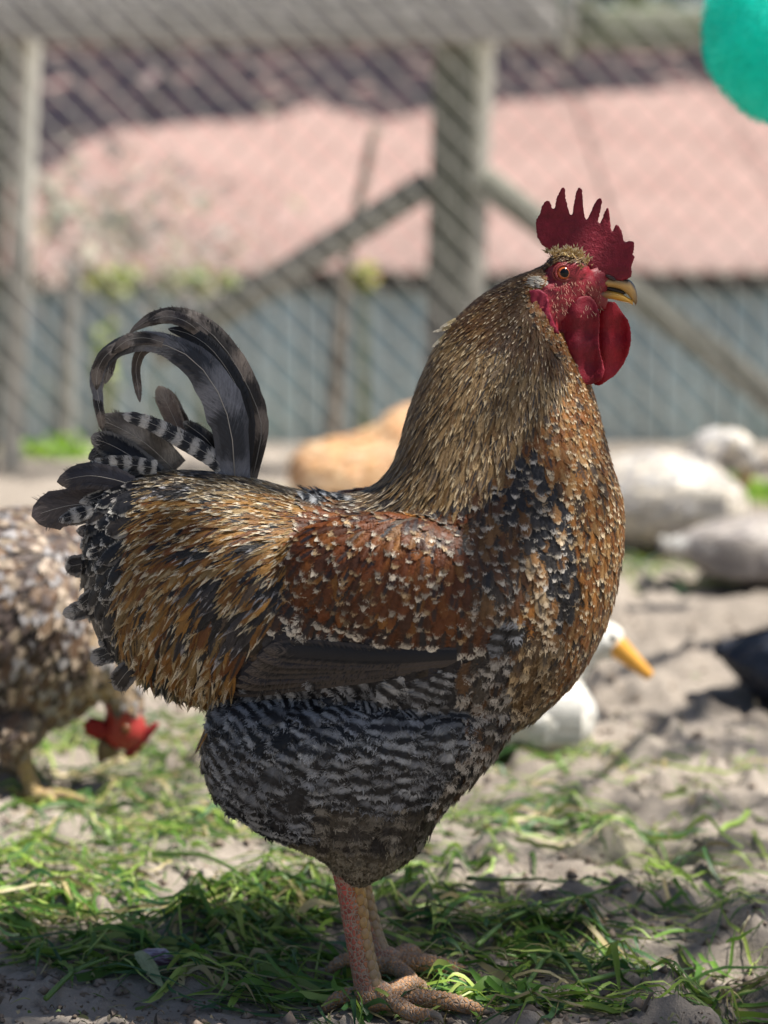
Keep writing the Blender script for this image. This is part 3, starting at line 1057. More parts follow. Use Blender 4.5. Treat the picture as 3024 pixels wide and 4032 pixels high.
def tree(name, base, top, crown_pts, size, cols, label, limbs, r=.08, group=None, up=.4):
    o = tag(empty(name, base), label, 'tree', group)
    v_, f_ = tube_data([base, (np.array(base) * .6 + np.array(top) * .4) + np.array([.05, 0, 0]), top], [r, r * .8, r * .45], n=14, seg=9)
    tr = link('trunk', pydata('trunk', v_, f_), BARK, o)
    for (pa, pb, pc, rr) in limbs:
        v_, f_ = tube_data([pa, pb, pc], [rr, rr * .7, rr * .25], n=10, seg=6)
        link('limb', pydata('limb', v_, f_), BARK, tr)
    link('crown', leaf_mesh('crown', crown_pts, size, cols, up), LEAF, o)
    return o


# tree beyond the shed whose shade lies over the upper roof
edge = [(-400, 470), (0, 420), (80, 400), (150, 330), (240, 292), (400, 278), (560, 266), (640, 246), (690, 238), (740, 250), (800, 268), (860, 262), (940, 244), (1100, 226), (1300, 212), (1460, 200), (1700, 192), (2300, 180)]
ex_, ey_ = np.array(edge).T
N3 = 17000
Vt = np.stack([rng.uniform(-350, 2200, N3), rng.uniform(40, 470, N3)], 1)
lim = np.interp(Vt[:, 0], ex_, ey_)
Vt = Vt[Vt[:, 1] < lim - 6]
nrm = np.cross(np.array([1.0, 0, 0]), sl)
def roof_pt(x, y):
    d = ray(x, y); tq = ((e0 - EYE) @ nrm) / (d @ nrm)
    return EYE + d * tq
tg = np.array([roof_pt(x, y) for x, y in Vt])
tg = tg[tg[:, 1] < 18]
crown2 = tg + SUN * rng.uniform(5.0, 7.5, len(tg))[:, None]
size2 = rng.uniform(.11, .2, len(crown2))
tb = np.array([3.8, 21.0, -.55]); tt_ = np.array([3.6, 20.3, 4.4])
cm = crown2.mean(0)
limbs2 = [(tt_, (tt_ + cm) / 2 + np.array([dx_, 0, .5]), cm + np.array([dx_ * 3, dy_, .2]), .07) for dx_, dy_ in ((-.8, -.5), (-.2, .4), (.4, -.3), (1.0, .3))]
tree('walnut_tree', tb, tt_, crown2, size2, leaf_cols(len(crown2), (.06, .12, .03)), 'tall broad tree standing beyond the shed, shading its upper roof', limbs2, .22)

# grey green trees closing the view behind the ridge
for i, (tx, ty, hh) in enumerate(((-3.6, 23, 5.2), (-.6, 25, 5.6), (2.2, 24, 5.0), (5.2, 26, 6.0), (-7, 26, 6))):
    base = np.array([tx, ty, -.55])
    k_ = 1500
    q = rng.normal(0, 1, (k_, 3)); q /= np.linalg.norm(q, axis=1, keepdims=True)
    q *= (rng.random((k_, 1)) ** .4) * np.array([2.2, 1.6, hh * .5]) * (1 + .25 * np.sin(q[:, :1] * 7 + i))
    cp = base + np.array([0, 0, hh * .52]) + q
    lm = [(base + np.array([0, 0, 1.2]), base + np.array([s_ * .5, 0, 2.0]), base + np.array([s_ * 1.2, 0, 3.2]), .07) for s_ in (-1, 1)]
    lb = ['grey green bushy tree behind the shed ridge, the second from one end', 'tall grey green tree behind the middle of the shed ridge', 'rounded grey green tree behind the shed ridge next to the tallest one', 'tallest grey green tree at one end of the row behind the shed', 'grey green tree at the far end of the row behind the shed'][i]
    tree('background_tree', base, base + np.array([0, 0, hh * .6]), cp, rng.uniform(.16, .30, k_), leaf_cols(k_, (.15, .17, .11)), lb, lm, .14, 'trees behind the shed')


# weeds along the fence foot and a dry shrub in front of the shed
def weed(name, x, y, Y, w, h, k, base, label, size=(.02, .045), cat='plant', sy=.6):
    c0 = pv(x, y, Y); gz_ = gz(c0[0], Y)
    o = tag(empty(name, (c0[0], Y, gz_)), label, cat)
    q = rng.normal(0, .42, (k, 3)) * np.array([w, w * sy, h * .5])
    c = np.array([c0[0], Y, c0[2]]) + q
    c[:, 2] = np.maximum(c[:, 2], gz_ + .01)
    link('foliage', leaf_mesh('foliage', c, rng.uniform(*size, k), leaf_cols(k, base, .3), .5), LEAF, o)
    st = []
    for i in range(7):
        e_ = c[rng.integers(0, k)]
        st.append(tube_data([(c0[0] + random.uniform(-.02, .02), Y, gz_ - .02), (np.array([c0[0], Y, gz_]) + e_) / 2, e_], [.004, .003, .001], n=8, seg=5))
    v_, f_ = join_data(st)
    link('stem', pydata('stem', v_, f_), simple('weed_stem', (.16, .18, .08), .8, .3, 40, 0), o)
    return o


weed('weed', 112, 985, 6.0, .12, .08, 150, (.30, .48, .06), 'bright green leafy weed at the foot of the fence beside its pale post edge', (.03, .06))
weed('weed', 225, 790, 6.3, .05, .16, 60, (.34, .42, .10), 'tall yellow green weed standing behind the arched tail feathers')
weed('weed', 240, 610, 7.2, .10, .12, 60, (.36, .40, .14), 'sparse yellow green sprig growing up over the shed eave', (.03, .06))
weed('weed', 440, 600, 7.2, .12, .10, 46, (.36, .42, .18), 'pale sprig of leaves before the eave where the brace runs down', (.03, .06))
weed('weed', 783, 598, 7.0, .04, .07, 36, (.42, .46, .10), 'small yellow green leaf tuft sprouting from the crooked pole', (.03, .06))
weed('weed', 1640, 1075, 5.2, .22, .06, 320, (.24, .42, .05), 'low patch of fresh green weeds past the preening duck', (.03, .06))
sh = weed('dry_shrub', 200, 490, 9.5, .7, .75, 300, (.42, .38, .33), 'grey leafless looking dry shrub in front of the faded roof', (.05, .11), 'shrub', .5)
weed('dry_shrub', 330, 545, 10.2, .6, .5, 150, (.42, .38, .33), 'smaller greyish dry shrub nearer the brace, in front of the shed', (.05, .10), 'shrub', .5)

# ================================================================== THE ROOSTER
Y0 = 1.785
MM = 0.000357                                  # metres per view pixel at the rooster


def Z1(x, y): return (1097.2 + .22317 * x, 373.05 + .22317 * y)      # head close-up -> view pixels
def Z3(x, y): return (54.9 + .3307 * x, 630.9 + .3307 * y)           # tail close-up
def Z8(x, y): return (x * .3472, 1042.3 + y * .3472)                 # rear close-up


foot = pv(800, 2180, 1.741)
rooster = tag(empty('rooster', (foot[0], 1.78, 0)), 'large speckled rooster with gold hackles, barred grey thighs and red comb', 'rooster')

secs = [(240, 1050, 178, 1190, .020), (318, 1012, 196, 1350, .042), (415, 1003, 285, 1462, .070), (520, 1014, 440, 1528, .09), (620, 1040, 640, 1565, .10),
        (700, 1056, 815, 1592, .105), (760, 1056, 940, 1612, .11), (805, 1036, 1092, 1592, .112), (835, 1000, 1228, 1502, .108), (855, 950, 1308, 1380, .100),
        (866, 898, 1348, 1245, .09), (884, 842, 1358, 1110, .08), (908, 781, 1330, 1000, .07), (936, 729, 1306, 900, .06), (976, 677, 1280, 815, .05),
        (1028, 631, 1245, 745, .042), (1086, 595, 1232, 705, .035), (1150, 568, 1240, 690, .031), (1195, 546, 1255, 680, .028), (1235, 548, 1280, 668, .025),
        (1268, 568, 1300, 655, .0195), (1296, 592, 1312, 645, .013)]
thigh = [(740, 1440, 760, 1440, .01), (480, 1490, 1130, 1490, .05), (440, 1550, 1110, 1550, .062), (442, 1630, 1052, 1630, .06), (468, 1690, 990, 1690, .055), (545, 1745, 945, 1745, .048),
         (655, 1795, 915, 1795, .038), (700, 1828, 875, 1828, .028), (722, 1855, 825, 1855, .017), (738, 1872, 800, 1872, .011)]
shr = .0062
parts = [loft_data(secs, Y0, shr, 90, 30)]
for s_ in (-1, 1):
    sp_, fp_ = loft_data(thigh, Y0, shr, 40, 24, yoff=.047 * s_)
    parts.append((sp_, fp_))
    c_ = pv(880, 1240, Y0)
    rot = Matrix.Rotation(R(12), 3, 'Y')
    parts.append(ellipsoid_data(c_ + np.array([0, .082 * s_, 0]), (.098, .036, .055), np.array(rot)))
    c_ = pv(1218, 590, Y0)
    parts.append(ellipsoid_data(c_ + np.array([.002, .013 * s_, .001]), (.016, .0135, .015)))
    c_ = pv(1205, 650, Y0)
    parts.append(ellipsoid_data(c_ + np.array([.002, .014 * s_, 0]), (.018, .0125, .018)))
for (zx_, zy_, rx_, ry_, rz_) in ((840, 990, .0105, .0095, .0095), (940, 1010, .0085, .0075, .008), (850, 1150, .0095, .0095, .009), (880, 1240, .0085, .0085, .008)):
    parts.append(ellipsoid_data(pv(*Z1(zx_, zy_), Y0), (rx_, ry_, rz_)))
body_me = remesh('body', parts, .0036, 4)
bv, bn = mesh_np(body_me)


def mirrorV(p):
    q = np.array(p, float); q[:, 1] = Y0 - np.abs(q[:, 1] - Y0)
    return proj(q)


bV = mirrorV(bv)
face_poly = [Z1(*q) for q in [(350, 930), (450, 862), (560, 830), (680, 860), (760, 930), (850, 950), (960, 930), (1010, 1100), (930, 1260), (880, 1330), (700, 1420), (560, 1560), (450, 1560), (330, 1430), (205, 1250), (190, 1140), (300, 1120), (390, 1080), (370, 1000), (340, 960)]]
isface = pip(bV, face_poly) | (bV[:, 0] > 1268) & (bV[:, 1] < 700)
wr = fbm(bV[:, 0] * .22, bV[:, 1] * .13, 3, 4) - .5
bv2 = bv + bn * (np.where(isface, wr * .0045, 0))[:, None]
set_co(body_me, bv2)
skin = np.where(isface[:, None], np.array([[.20, .013, .022, 1.0]]) * (1 + .5 * wr[:, None]), np.array([[.06, .042, .03, 1.0]]))
skin[:, 3] = 1
set_attr(body_me, 'skin', skin)
body = link('body', body_me, SKIN, rooster)
bvh = BVHTree.FromPolygons([tuple(x) for x in bv2], [tuple(p_.vertices) for p_ in body_me.polygons])


def surf(x, y, off=0.0):
    """point of the rooster's side under a view pixel"""
    d = ray(x, y); d = d / np.linalg.norm(d)
    loc, no, _, _ = bvh.ray_cast(Vector(EYE), Vector(d))
    if loc is None: return pv(x, y, Y0 - .03), np.array([0, -1.0, 0])
    return np.array(loc) + np.array(no) * off, np.array(no)


# ---- plumage
NECK = [(1230, 480), (1130, 540), (1020, 600), (920, 700), (860, 810), (820, 940), (770, 1010), (730, 1035), (760, 1064), (850, 1085), (960, 1070), (1060, 1040), (1110, 990), (1140, 930), (1175, 880), (1215, 850), (1225, 790), (1160, 700), (1140, 640), (1150, 590), (1240, 590), (1275, 575)]
BREAST = [(1225, 790), (1160, 700), (1330, 700), (1420, 1000), (1420, 1200), (1370, 1400), (1280, 1520), (1200, 1500), (1230, 1350), (1245, 1250), (1230, 1130), (1190, 1030), (1150, 940), (1175, 880), (1215, 850)]
SHOULD = [(1060, 1040), (1110, 990), (1150, 940), (1190, 1030), (1230, 1130), (1250, 1250), (1225, 1340), (1170, 1330), (1150, 1230), (1130, 1130), (1090, 1060)]
WINGB = [(690, 1090), (780, 1075), (850, 1085), (960, 1070), (1060, 1040), (1090, 1060), (1130, 1130), (1150, 1230), (1115, 1310), (1000, 1335), (760, 1315), (640, 1270), (640, 1215), (660, 1150)]
WBAR = [(640, 1270), (760, 1315), (1000, 1335), (1115, 1310), (1010, 1375), (940, 1385), (760, 1345), (600, 1310)]
WDARK = [(600, 1310), (760, 1345), (940, 1385), (1010, 1375), (1120, 1340), (1000, 1430), (870, 1455), (490, 1490), (500, 1430), (560, 1350)]
BELLY = [(1100, 1340), (1225, 1340), (1290, 1520), (1130, 1660), (1000, 1780), (950, 1720), (1010, 1560), (1000, 1430)]
SADDLE = [(150, 940), (760, 1000), (760, 1064), (690, 1090), (640, 1215), (600, 1310), (560, 1350), (500, 1430), (480, 1530), (430, 1580), (320, 1540), (150, 1450)]

guides = [(1180, 545, -.8, .45), (1100, 600, -.75, .66), (1040, 650, -.72, .70), (950, 760, -.5, .87), (890, 880, -.3, .95), (860, 980, -.35, .93), (1140, 700, -.35, .94), (1100, 800, -.32, .95), (1000, 900, -.28, .96),
          (1000, 1000, -.12, 1), (1100, 950, -.1, 1), (1250, 860, -.05, 1), (1280, 780, -.05, 1), (1190, 760, -.2, .98), (800, 1040, -.8, .55), (860, 1060, -.5, .85), (930, 1050, -.2, .98),
          (1300, 950, .08, 1), (1335, 1060, .06, 1), (1330, 1200, -.05, 1), (1280, 1350, -.25, .95), (1220, 1480, -.5, .86), (1120, 1600, -.55, .83), (1020, 1720, -.45, .88), (1240, 1050, .12, 1), (1230, 1200, .0, 1),
          (1080, 1080, -.05, 1), (1000, 1120, -.12, .98), (900, 1130, -.28, .96), (1060, 1220, .0, 1), (960, 1230, -.1, 1), (850, 1220, -.3, .95), (750, 1230, -.5, .86), (780, 1130, -.55, .83), (950, 1330, -.06, 1), (800, 1330, -.2, .97), (1080, 1310, -.1, 1), (650, 1300, -.6, .8),
          (700, 1060, -1, .10), (600, 1042, -.97, .05), (500, 1010, -1, -.02), (400, 1000, -1, .06), (320, 1020, -.95, .25), (650, 1130, -.84, .54), (560, 1100, -.92, .38), (450, 1070, -.94, .32), (560, 1250, -.62, .78), (450, 1200, -.76, .65), (350, 1120, -.88, .46), (350, 1300, -.55, .83),
          (450, 1400, -.32, .95), (300, 1400, -.42, .9), (450, 1500, -.15, 1), (260, 1230, -.7, .7), (520, 1400, -.35, .93), (600, 1400, -.9, .3), (800, 1420, -.95, .2),
          (520, 1560, -.6, .8), (470, 1650, -.6, .8), (560, 1700, -.5, .86), (640, 1600, -.35, .93), (700, 1680, -.2, .98), (800, 1560, -.25, .97), (900, 1600, -.05, 1), (1000, 1560, -.1, 1), (800, 1760, -.05, 1), (900, 1760, -.2, .98), (760, 1860, .05, 1), (820, 1850, -.05, 1), (620, 1780, -.3, .95)]

cp, cn = sample_surface(body_me, 200000)
cV = mirrorV(cp)
bare_poly = [Z1(*q) for q in [(370, 930), (450, 872), (560, 842), (680, 866), (760, 935), (850, 955), (960, 930), (1010, 1100), (930, 1260), (880, 1330), (700, 1400), (580, 1530), (480, 1520), (385, 1420), (285, 1250), (250, 1150), (300, 1120), (390, 1080), (380, 1000)]]
bad = pip(cV, bare_poly) | ((cV[:, 0] > 1262) & (cV[:, 1] < 720))
cp, cn, cV = cp[~bad], cn[~bad], cV[~bad]
N = len(cp)
reg = np.full(N, 8)                                    # 8 thigh
reg[pip(cV, SADDLE)] = 7
for k_, poly in ((6, BELLY), (5, WDARK), (4, WBAR), (3, WINGB), (2, SHOULD), (1, BREAST), (0, NECK)):
    reg[pip(cV, poly)] = k_
reg[(reg == 8) & (cV[:, 1] < 1440) & (cV[:, 0] < 640)] = 7
reg[(reg == 8) & (cV[:, 1] < 1400) & (cV[:, 0] > 1120)] = 1
X, Yv = cV[:, 0], cV[:, 1]
farside = cp[:, 1] > Y0 + .03
L = np.zeros(N); W = np.zeros(N); S = np.zeros(N); shp = np.zeros(N, int); lift = np.zeros(N); hang = np.zeros(N)
tn = np.clip(((1200 - X) * .45 + (Yv - 550)) / 560, 0, 1)
Lv = {0: 15 + 58 * tn, 1: 46 + 0 * X, 2: 46 + 0 * X, 3: 52 + 0 * X, 4: 74 + 0 * X, 5: 95 + 0 * X, 6: 60 + 0 * X, 7: 42 + 50 * np.clip((Yv - 1040) / 300, 0, 1), 8: 70 + 0 * X}
Wv = {0: 7.0 + 10.5 * tn, 1: 24, 2: 27, 3: 29, 4: 46, 5: 52, 6: 36, 7: 16 + 5 * np.clip((Yv - 1040) / 300, 0, 1), 8: 54}
Sv = {0: 4.6 + 6.0 * tn, 1: 12, 2: 12.5, 3: 13.5, 4: 21, 5: 30, 6: 15, 7: 10 + 2.4 * np.clip((Yv - 1040) / 300, 0, 1), 8: 19}
sh_ = {0: 1, 1: 0, 2: 3, 3: 0, 4: 2, 5: 2, 6: 3, 7: 1, 8: 3}
lf_ = {0: .07, 1: .10, 2: .14, 3: .10, 4: .05, 5: .03, 6: .14, 7: .06, 8: .15}
hg_ = {0: .10, 1: .12, 2: .2, 3: .05, 4: .1, 5: .1, 6: .25, 7: .35, 8: .15}
for k_ in range(9):
    m = reg == k_
    for arr, src in ((L, Lv), (W, Wv), (S, Sv)):
        v_ = src[k_]; arr[m] = (v_[m] if isinstance(v_, np.ndarray) else v_) * MM
    shp[m] = sh_[k_]; lift[m] = lf_[k_]; hang[m] = hg_[k_]
edge_x = np.interp(Yv, [990, 1040, 1100, 1200, 1300, 1400, 1480, 1540], [330, 330, 300, 282, 252, 262, 300, 330])
cov = (reg == 7) & (X < edge_x)
reg[cov] = 9
L[cov] = 74 * MM; W[cov] = 54 * MM; S[cov] = 25 * MM; shp[cov] = 0; lift[cov] = .12; hang[cov] = .35
drape = (reg == 7) & (Yv > 1370) & (X > 300)
L[drape] *= 1.45; hang[drape] = .6; W[drape] *= 1.1
thr = np.where(reg == 1, np.clip((Yv - 720) / 260, 0, 1), 1.0)
L *= .42 + .58 * thr; W *= .42 + .58 * thr; S *= .45 + .55 * thr
# finer down towards the hock
low = (reg == 8) & (Yv > 1790)
fl = np.clip((Yv - 1740) / 110, 0, 1)
L = np.where(reg == 8, L * (1 - .5 * fl), L); W = np.where(reg == 8, W * (1 - .62 * fl), W); S = np.where(reg == 8, S * (1 - .55 * fl), S)
L *= rng.uniform(.78, 1.2, N); W *= rng.uniform(.8, 1.2, N)
S = np.where(farside, S * 1.7, S); W = np.where(farside, W * 1.5, W)
lift = lift * rng.uniform(.5, 1.5, N)
keep = darts(cp, S)
cp, cn, cV, reg, L, W, shp, lift, hang, X, Yv, tn, fl = [a[keep] for a in (cp, cn, cV, reg, L, W, shp, lift, hang, X, Yv, tn, fl)]
N = len(cp)
dirs = tangent_dirs(cV, cn, guides, 62., .16)
# roots sit up-stream so that the tips cover the sampled point
c1 = np.zeros((N, 4)); c2 = np.zeros((N, 4)); par = np.zeros((N, 4)); par[:, 3] = rng.random(N)
pick = lambda m, cols, pr: np.array(cols)[rng.choice(len(cols), m.sum(), p=pr)] * rng.uniform(.75, 1.25, (m.sum(), 1))
DK = (.018, .017, .018)


def paint(m, cols, pr, tips, tpr, tip=(.62, .85), ptip=1.0, dark=0.0, pdark=.3, lace=0.0, bars=None, pbars=0.):
    k_ = m.sum()
    c1[m, :3] = pick(m, cols, pr); c2[m, :3] = pick(m, tips, tpr)
    tp = rng.uniform(*tip, k_); tp[rng.random(k_) > ptip] = 1.6
    par[m, 0] = tp
    par[m, 2] = np.where(rng.random(k_) < pdark, dark * rng.uniform(.6, 1, k_), 0)
    c1[m, 3] = lace * rng.uniform(.3, 1, k_)
    if bars: par[m, 1] = np.where(rng.random(k_) < pbars, rng.uniform(*bars, k_), 0)


INK0 = (.014, .014, .018)
CREAM, BUFF, GOLD = (.60, .52, .39), (.42, .32, .185), (.36, .20, .055)
m = reg == 0
paint(m, [(.165, .088, .032), (.24, .15, .06), (.11, .06, .025)], [.5, .3, .2], [CREAM, BUFF], [.55, .45], (.84, .97), .8, .9, .12)
m2 = m & (tn > .45)
paint(m2, [(.31, .215, .095), (.36, .27, .14), (.22, .135, .05), (.25, .19, .12)], [.4, .3, .2, .1], [(.56, .47, .32), BUFF], [.5, .5], (.72, .92), .8, 1., .42)
m3 = m & (Yv > 1010) & (X < 900)
paint(m3, [(.26, .20, .12), (.05, .045, .045), (.33, .22, .09)], [.45, .3, .25], [(.58, .52, .42), BUFF], [.7, .3], (.7, .94), .85, 1., .6)
m = reg == 1
paint(m, [(.30, .135, .042), (.22, .085, .025), (.33, .19, .08), (.07, .045, .03)], [.38, .27, .2, .15], [(.55, .46, .33), (.42, .31, .18)], [.6, .4], (.80, .97), .8, .9, .22, .15)
m = reg == 2
paint(m, [(.022, .022, .027), (.05, .045, .045), (.18, .09, .035)], [.58, .26, .16], [(.46, .43, .39), (.30, .27, .23)], [.5, .5], (.80, .97), .75, .9, .3, .3)
m = reg == 3
paint(m, [(.155, .048, .016), (.21, .075, .022), (.085, .030, .014), (.27, .12, .035)], [.42, .26, .2, .12], [(.62, .55, .45), (.45, .33, .2)], [.7, .3], (.80, .94), .75, 1., .28)
m3 = m & (X > 1010)
paint(m3, [(.12, .055, .025), (.05, .04, .035), (.20, .11, .05)], [.5, .3, .2], [(.52, .48, .42), (.36, .31, .26)], [.6, .4], (.80, .95), .85, .9, .3, .15)
m3 = m & (Yv < 1100) & (X < 1000)
paint(m3, [(.10, .06, .035), (.05, .042, .04), (.18, .08, .03)], [.45, .3, .25], [(.46, .43, .38), (.3, .24, .18)], [.6, .4], (.80, .96), .8, .9, .3, .15)
m = reg == 4
paint(m, [(.14, .05, .02), (.085, .032, .016)], [.6, .4], [(.60, .55, .47)], [1], (.80, .9), 1., 1., .85)
m = reg == 5
paint(m, [(.012, .012, .018), (.018, .02, .035), (.04, .03, .022)], [.5, .3, .2], [(.05, .05, .06), (.09, .06, .04)], [.7, .3], (.8, .95), .5, .3, .3)
m = reg == 6
paint(m, [(.045, .04, .04), (.13, .07, .035), (.10, .085, .07)], [.45, .25, .3], [(.44, .41, .37), (.30, .27, .24)], [.6, .4], (.72, .92), .9, 1., .5, .35)
m3 = m & (X > 1130) & (Yv < 1560)
paint(m3, [(.20, .12, .055), (.11, .07, .04), (.26, .18, .10)], [.4, .3, .3], [(.48, .39, .27), (.33, .24, .14)], [.6, .4], (.76, .95), .85, 1., .4, .2)
m = reg == 7
paint(m, [(.40, .20, .045), (.29, .13, .028), (.34, .22, .085), (.022, .022, .027), (.21, .075, .018)], [.36, .26, .17, .08, .13], [(.60, .52, .38), (.46, .35, .19)], [.6, .4], (.70, .90), .85, 1., .42)
m3 = m & (Yv < 1075) & (X < 760)
paint(m3, [(.25, .17, .08), (.045, .04, .04), (.34, .22, .09), (.16, .12, .085)], [.36, .2, .22, .22], [(.56, .49, .37), (.40, .33, .22)], [.6, .4], (.68, .9), .85, 1., .55)
for (px, py, rx, ry) in ((600, 1250, 40, 26), (470, 1250, 46, 22), (445, 1180, 40, 16), (520, 1330, 50, 36), (560, 1180, 30, 12), (390, 1060, 60, 12), (470, 1030, 50, 9), (400, 1330, 24, 30), (480, 1290, 30, 20), (350, 1440, 28, 36)):
    m3 = m & (((X - px) / rx) ** 2 + ((Yv - py) / ry) ** 2 < 1)
    if m3.sum(): paint(m3, [DK, (.05, .045, .05), (.13, .09, .06)], [.6, .25, .15], [(.32, .31, .32)], [1], (.75, .95), .5, 1., .3, .2)
m = reg == 9
paint(m, [INK0, (.03, .03, .034), (.055, .046, .04)], [.6, .25, .15], [(.52, .50, .46), (.36, .34, .32)], [.6, .4], (.90, .96), 1., .5, .2, .9)
m = reg == 8
paint(m, [(.016, .017, .021), (.026, .027, .032), (.04, .04, .045)], [.5, .3, .2], [(.33, .345, .375), (.42, .43, .445), (.24, .25, .27)], [.4, .35, .25], (.90, .98), .6, .6, .15, .2, (.17, .31), .9)
m3 = m & (Yv > 1700) & (X > 690)
paint(m3, [(.06, .052, .045), (.10, .085, .066), (.03, .028, .028)], [.4, .3, .3], [(.30, .275, .235), (.20, .18, .15)], [.6, .4], (.84, .97), .8, .6, .2, .2, (.2, .3), .6)
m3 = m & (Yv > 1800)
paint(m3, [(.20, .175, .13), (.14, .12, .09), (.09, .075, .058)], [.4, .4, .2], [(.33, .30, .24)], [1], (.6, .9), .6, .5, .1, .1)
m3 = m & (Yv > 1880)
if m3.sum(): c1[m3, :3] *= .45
for (ax_, ay_, bx_, by_, hw_) in ((1150, 1185, 1190, 1360, 12), (1145, 1015, 1210, 1130, 8)):
    ab = np.array([bx_ - ax_, by_ - ay_]); tq = np.clip(((X - ax_) * ab[0] + (Yv - ay_) * ab[1]) / (ab @ ab), 0, 1)
    m3 = np.hypot(X - ax_ - tq * ab[0], Yv - ay_ - tq * ab[1]) < hw_
    paint(m3, [(.36, .20, .09), (.46, .34, .21), (.26, .13, .055)], [.4, .3, .3], [(.50, .41, .30)], [1], (.75, .92), 1., .9, .45, .3)
    lift[m3] = .2; L[m3] = 46 * MM
c2[reg == 8, :3] *= .72; c1[reg == 8, :3] *= .85
m = reg == 3
c2[m, :3] *= rng.uniform(.35, 1.1, (m.sum(), 1))
m = reg == 0
c1[m, :3] *= np.array([.80, .70, .60]); c2[m, :3] *= np.array([.92, .86, .78])
m3 = m & (X < 1060) & (Yv > 740) & (Yv < 1010)
c1[m3, :3] = c1[m3, :3] * 1.25 + np.array([.02, .02, .02])
for C_, g_ in ((c1, .70), (c2, .98)):
    mn_ = C_[:, :3].mean(1, keepdims=True); C_[:, :3] = np.clip(mn_ + (C_[:, :3] - mn_) * np.where(np.isin(reg, (7, 0)), .98, 1.12)[:, None], .004, 1) * g_
c2[:, 3] = L / W
allsel = np.arange(N)
near = cp[:, 1] < Y0
args = (body_me, bvh, (cp, cn), L, W, None, dirs, shp, c1, c2, par, lift, hang)
for nm, ids in (('thigh_plumage', (8, 6)), ('breast_plumage', (1, 2)), ('neck_plumage', (0,)), ('tail_coverts', (9,)), ('saddle_plumage', (7,))):
    kw_ = {'thigh_plumage': dict(fringe=64, flen=.17, fuzz=.0016, bwid=.00036), 'breast_plumage': dict(fringe=22, flen=.13, fuzz=.0008, bwid=.0003), 'neck_plumage': dict(fringe=9, flen=.2, fuzz=.0007, bwid=.0003), 'tail_coverts': dict(fringe=26, flen=.1, fuzz=.0006, bwid=.0003), 'saddle_plumage': dict(fringe=11, flen=.2, fuzz=.0008, bwid=.0003)}[nm]
    sel_ = np.isin(reg, ids)
    hid = (cp[:, 1] > Y0 + .045) & (cn[:, 1] > .3)
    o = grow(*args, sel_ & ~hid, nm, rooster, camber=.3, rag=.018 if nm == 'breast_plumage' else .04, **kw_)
    tag(o, kind='stuff')
    kw_['fringe'] //= 5; kw_['bwid'] = .0007
    o = grow(*args, sel_ & hid, nm, rooster, camber=.3, rag=.05, **kw_)
    tag(o, kind='stuff')
wings = {}
for s_, sel in ((-1, near), (1, ~near)):
    w_ = grow(*args, np.isin(reg, (3, 4, 5)) & sel, 'wing', rooster, camber=.3, rag=.018, fringe=24 if s_ < 0 else 5, flen=.12, fuzz=.0007, bwid=.0003)
    tag(w_, 'folded wing of mahogany feathers with cream tips', kind='stuff')
    wings[s_] = w_


# folded flight feathers under the coverts
def mirror_obj(o, parent):
    me = o.data.copy()
    v_, _ = mesh_np(me); v_[:, 1] = 2 * Y0 - v_[:, 1]; set_co(me, v_); me.flip_normals()
    c = bpy.data.objects.new(o.name.split('.')[0], me); COL.objects.link(c); c.parent = parent
    c.matrix_parent_inverse = o.matrix_parent_inverse.copy()
    return c


up_p = [(985, 1410), (820, 1414), (670, 1404), (572, 1398)]
lo_p = [(960, 1425), (810, 1448), (640, 1466), (488, 1492)]
flight = []
for i in range(7):
    q = i / 6
    P2 = [(a[0] * (1 - q) + b[0] * q, a[1] * (1 - q) + b[1] * q) for a, b in zip(up_p, lo_p)]
    P3 = [surf(x, y, .0012 + .0034 * (1 - q))[0] for x, y in P2]
    col = [(.007, .008, .013), (.007, .010, .024), (.016, .012, .010)][i % 3]
    wf = long_feather('wing_feather', P3, [.010, .016, .018, .014], wings[-1], col, (.10, .080, .068), (.95, 0, 0), .5, n=18, cols=7, shaft=False)
    flight.append(wf)
    mirror_obj(wf, wings[1])
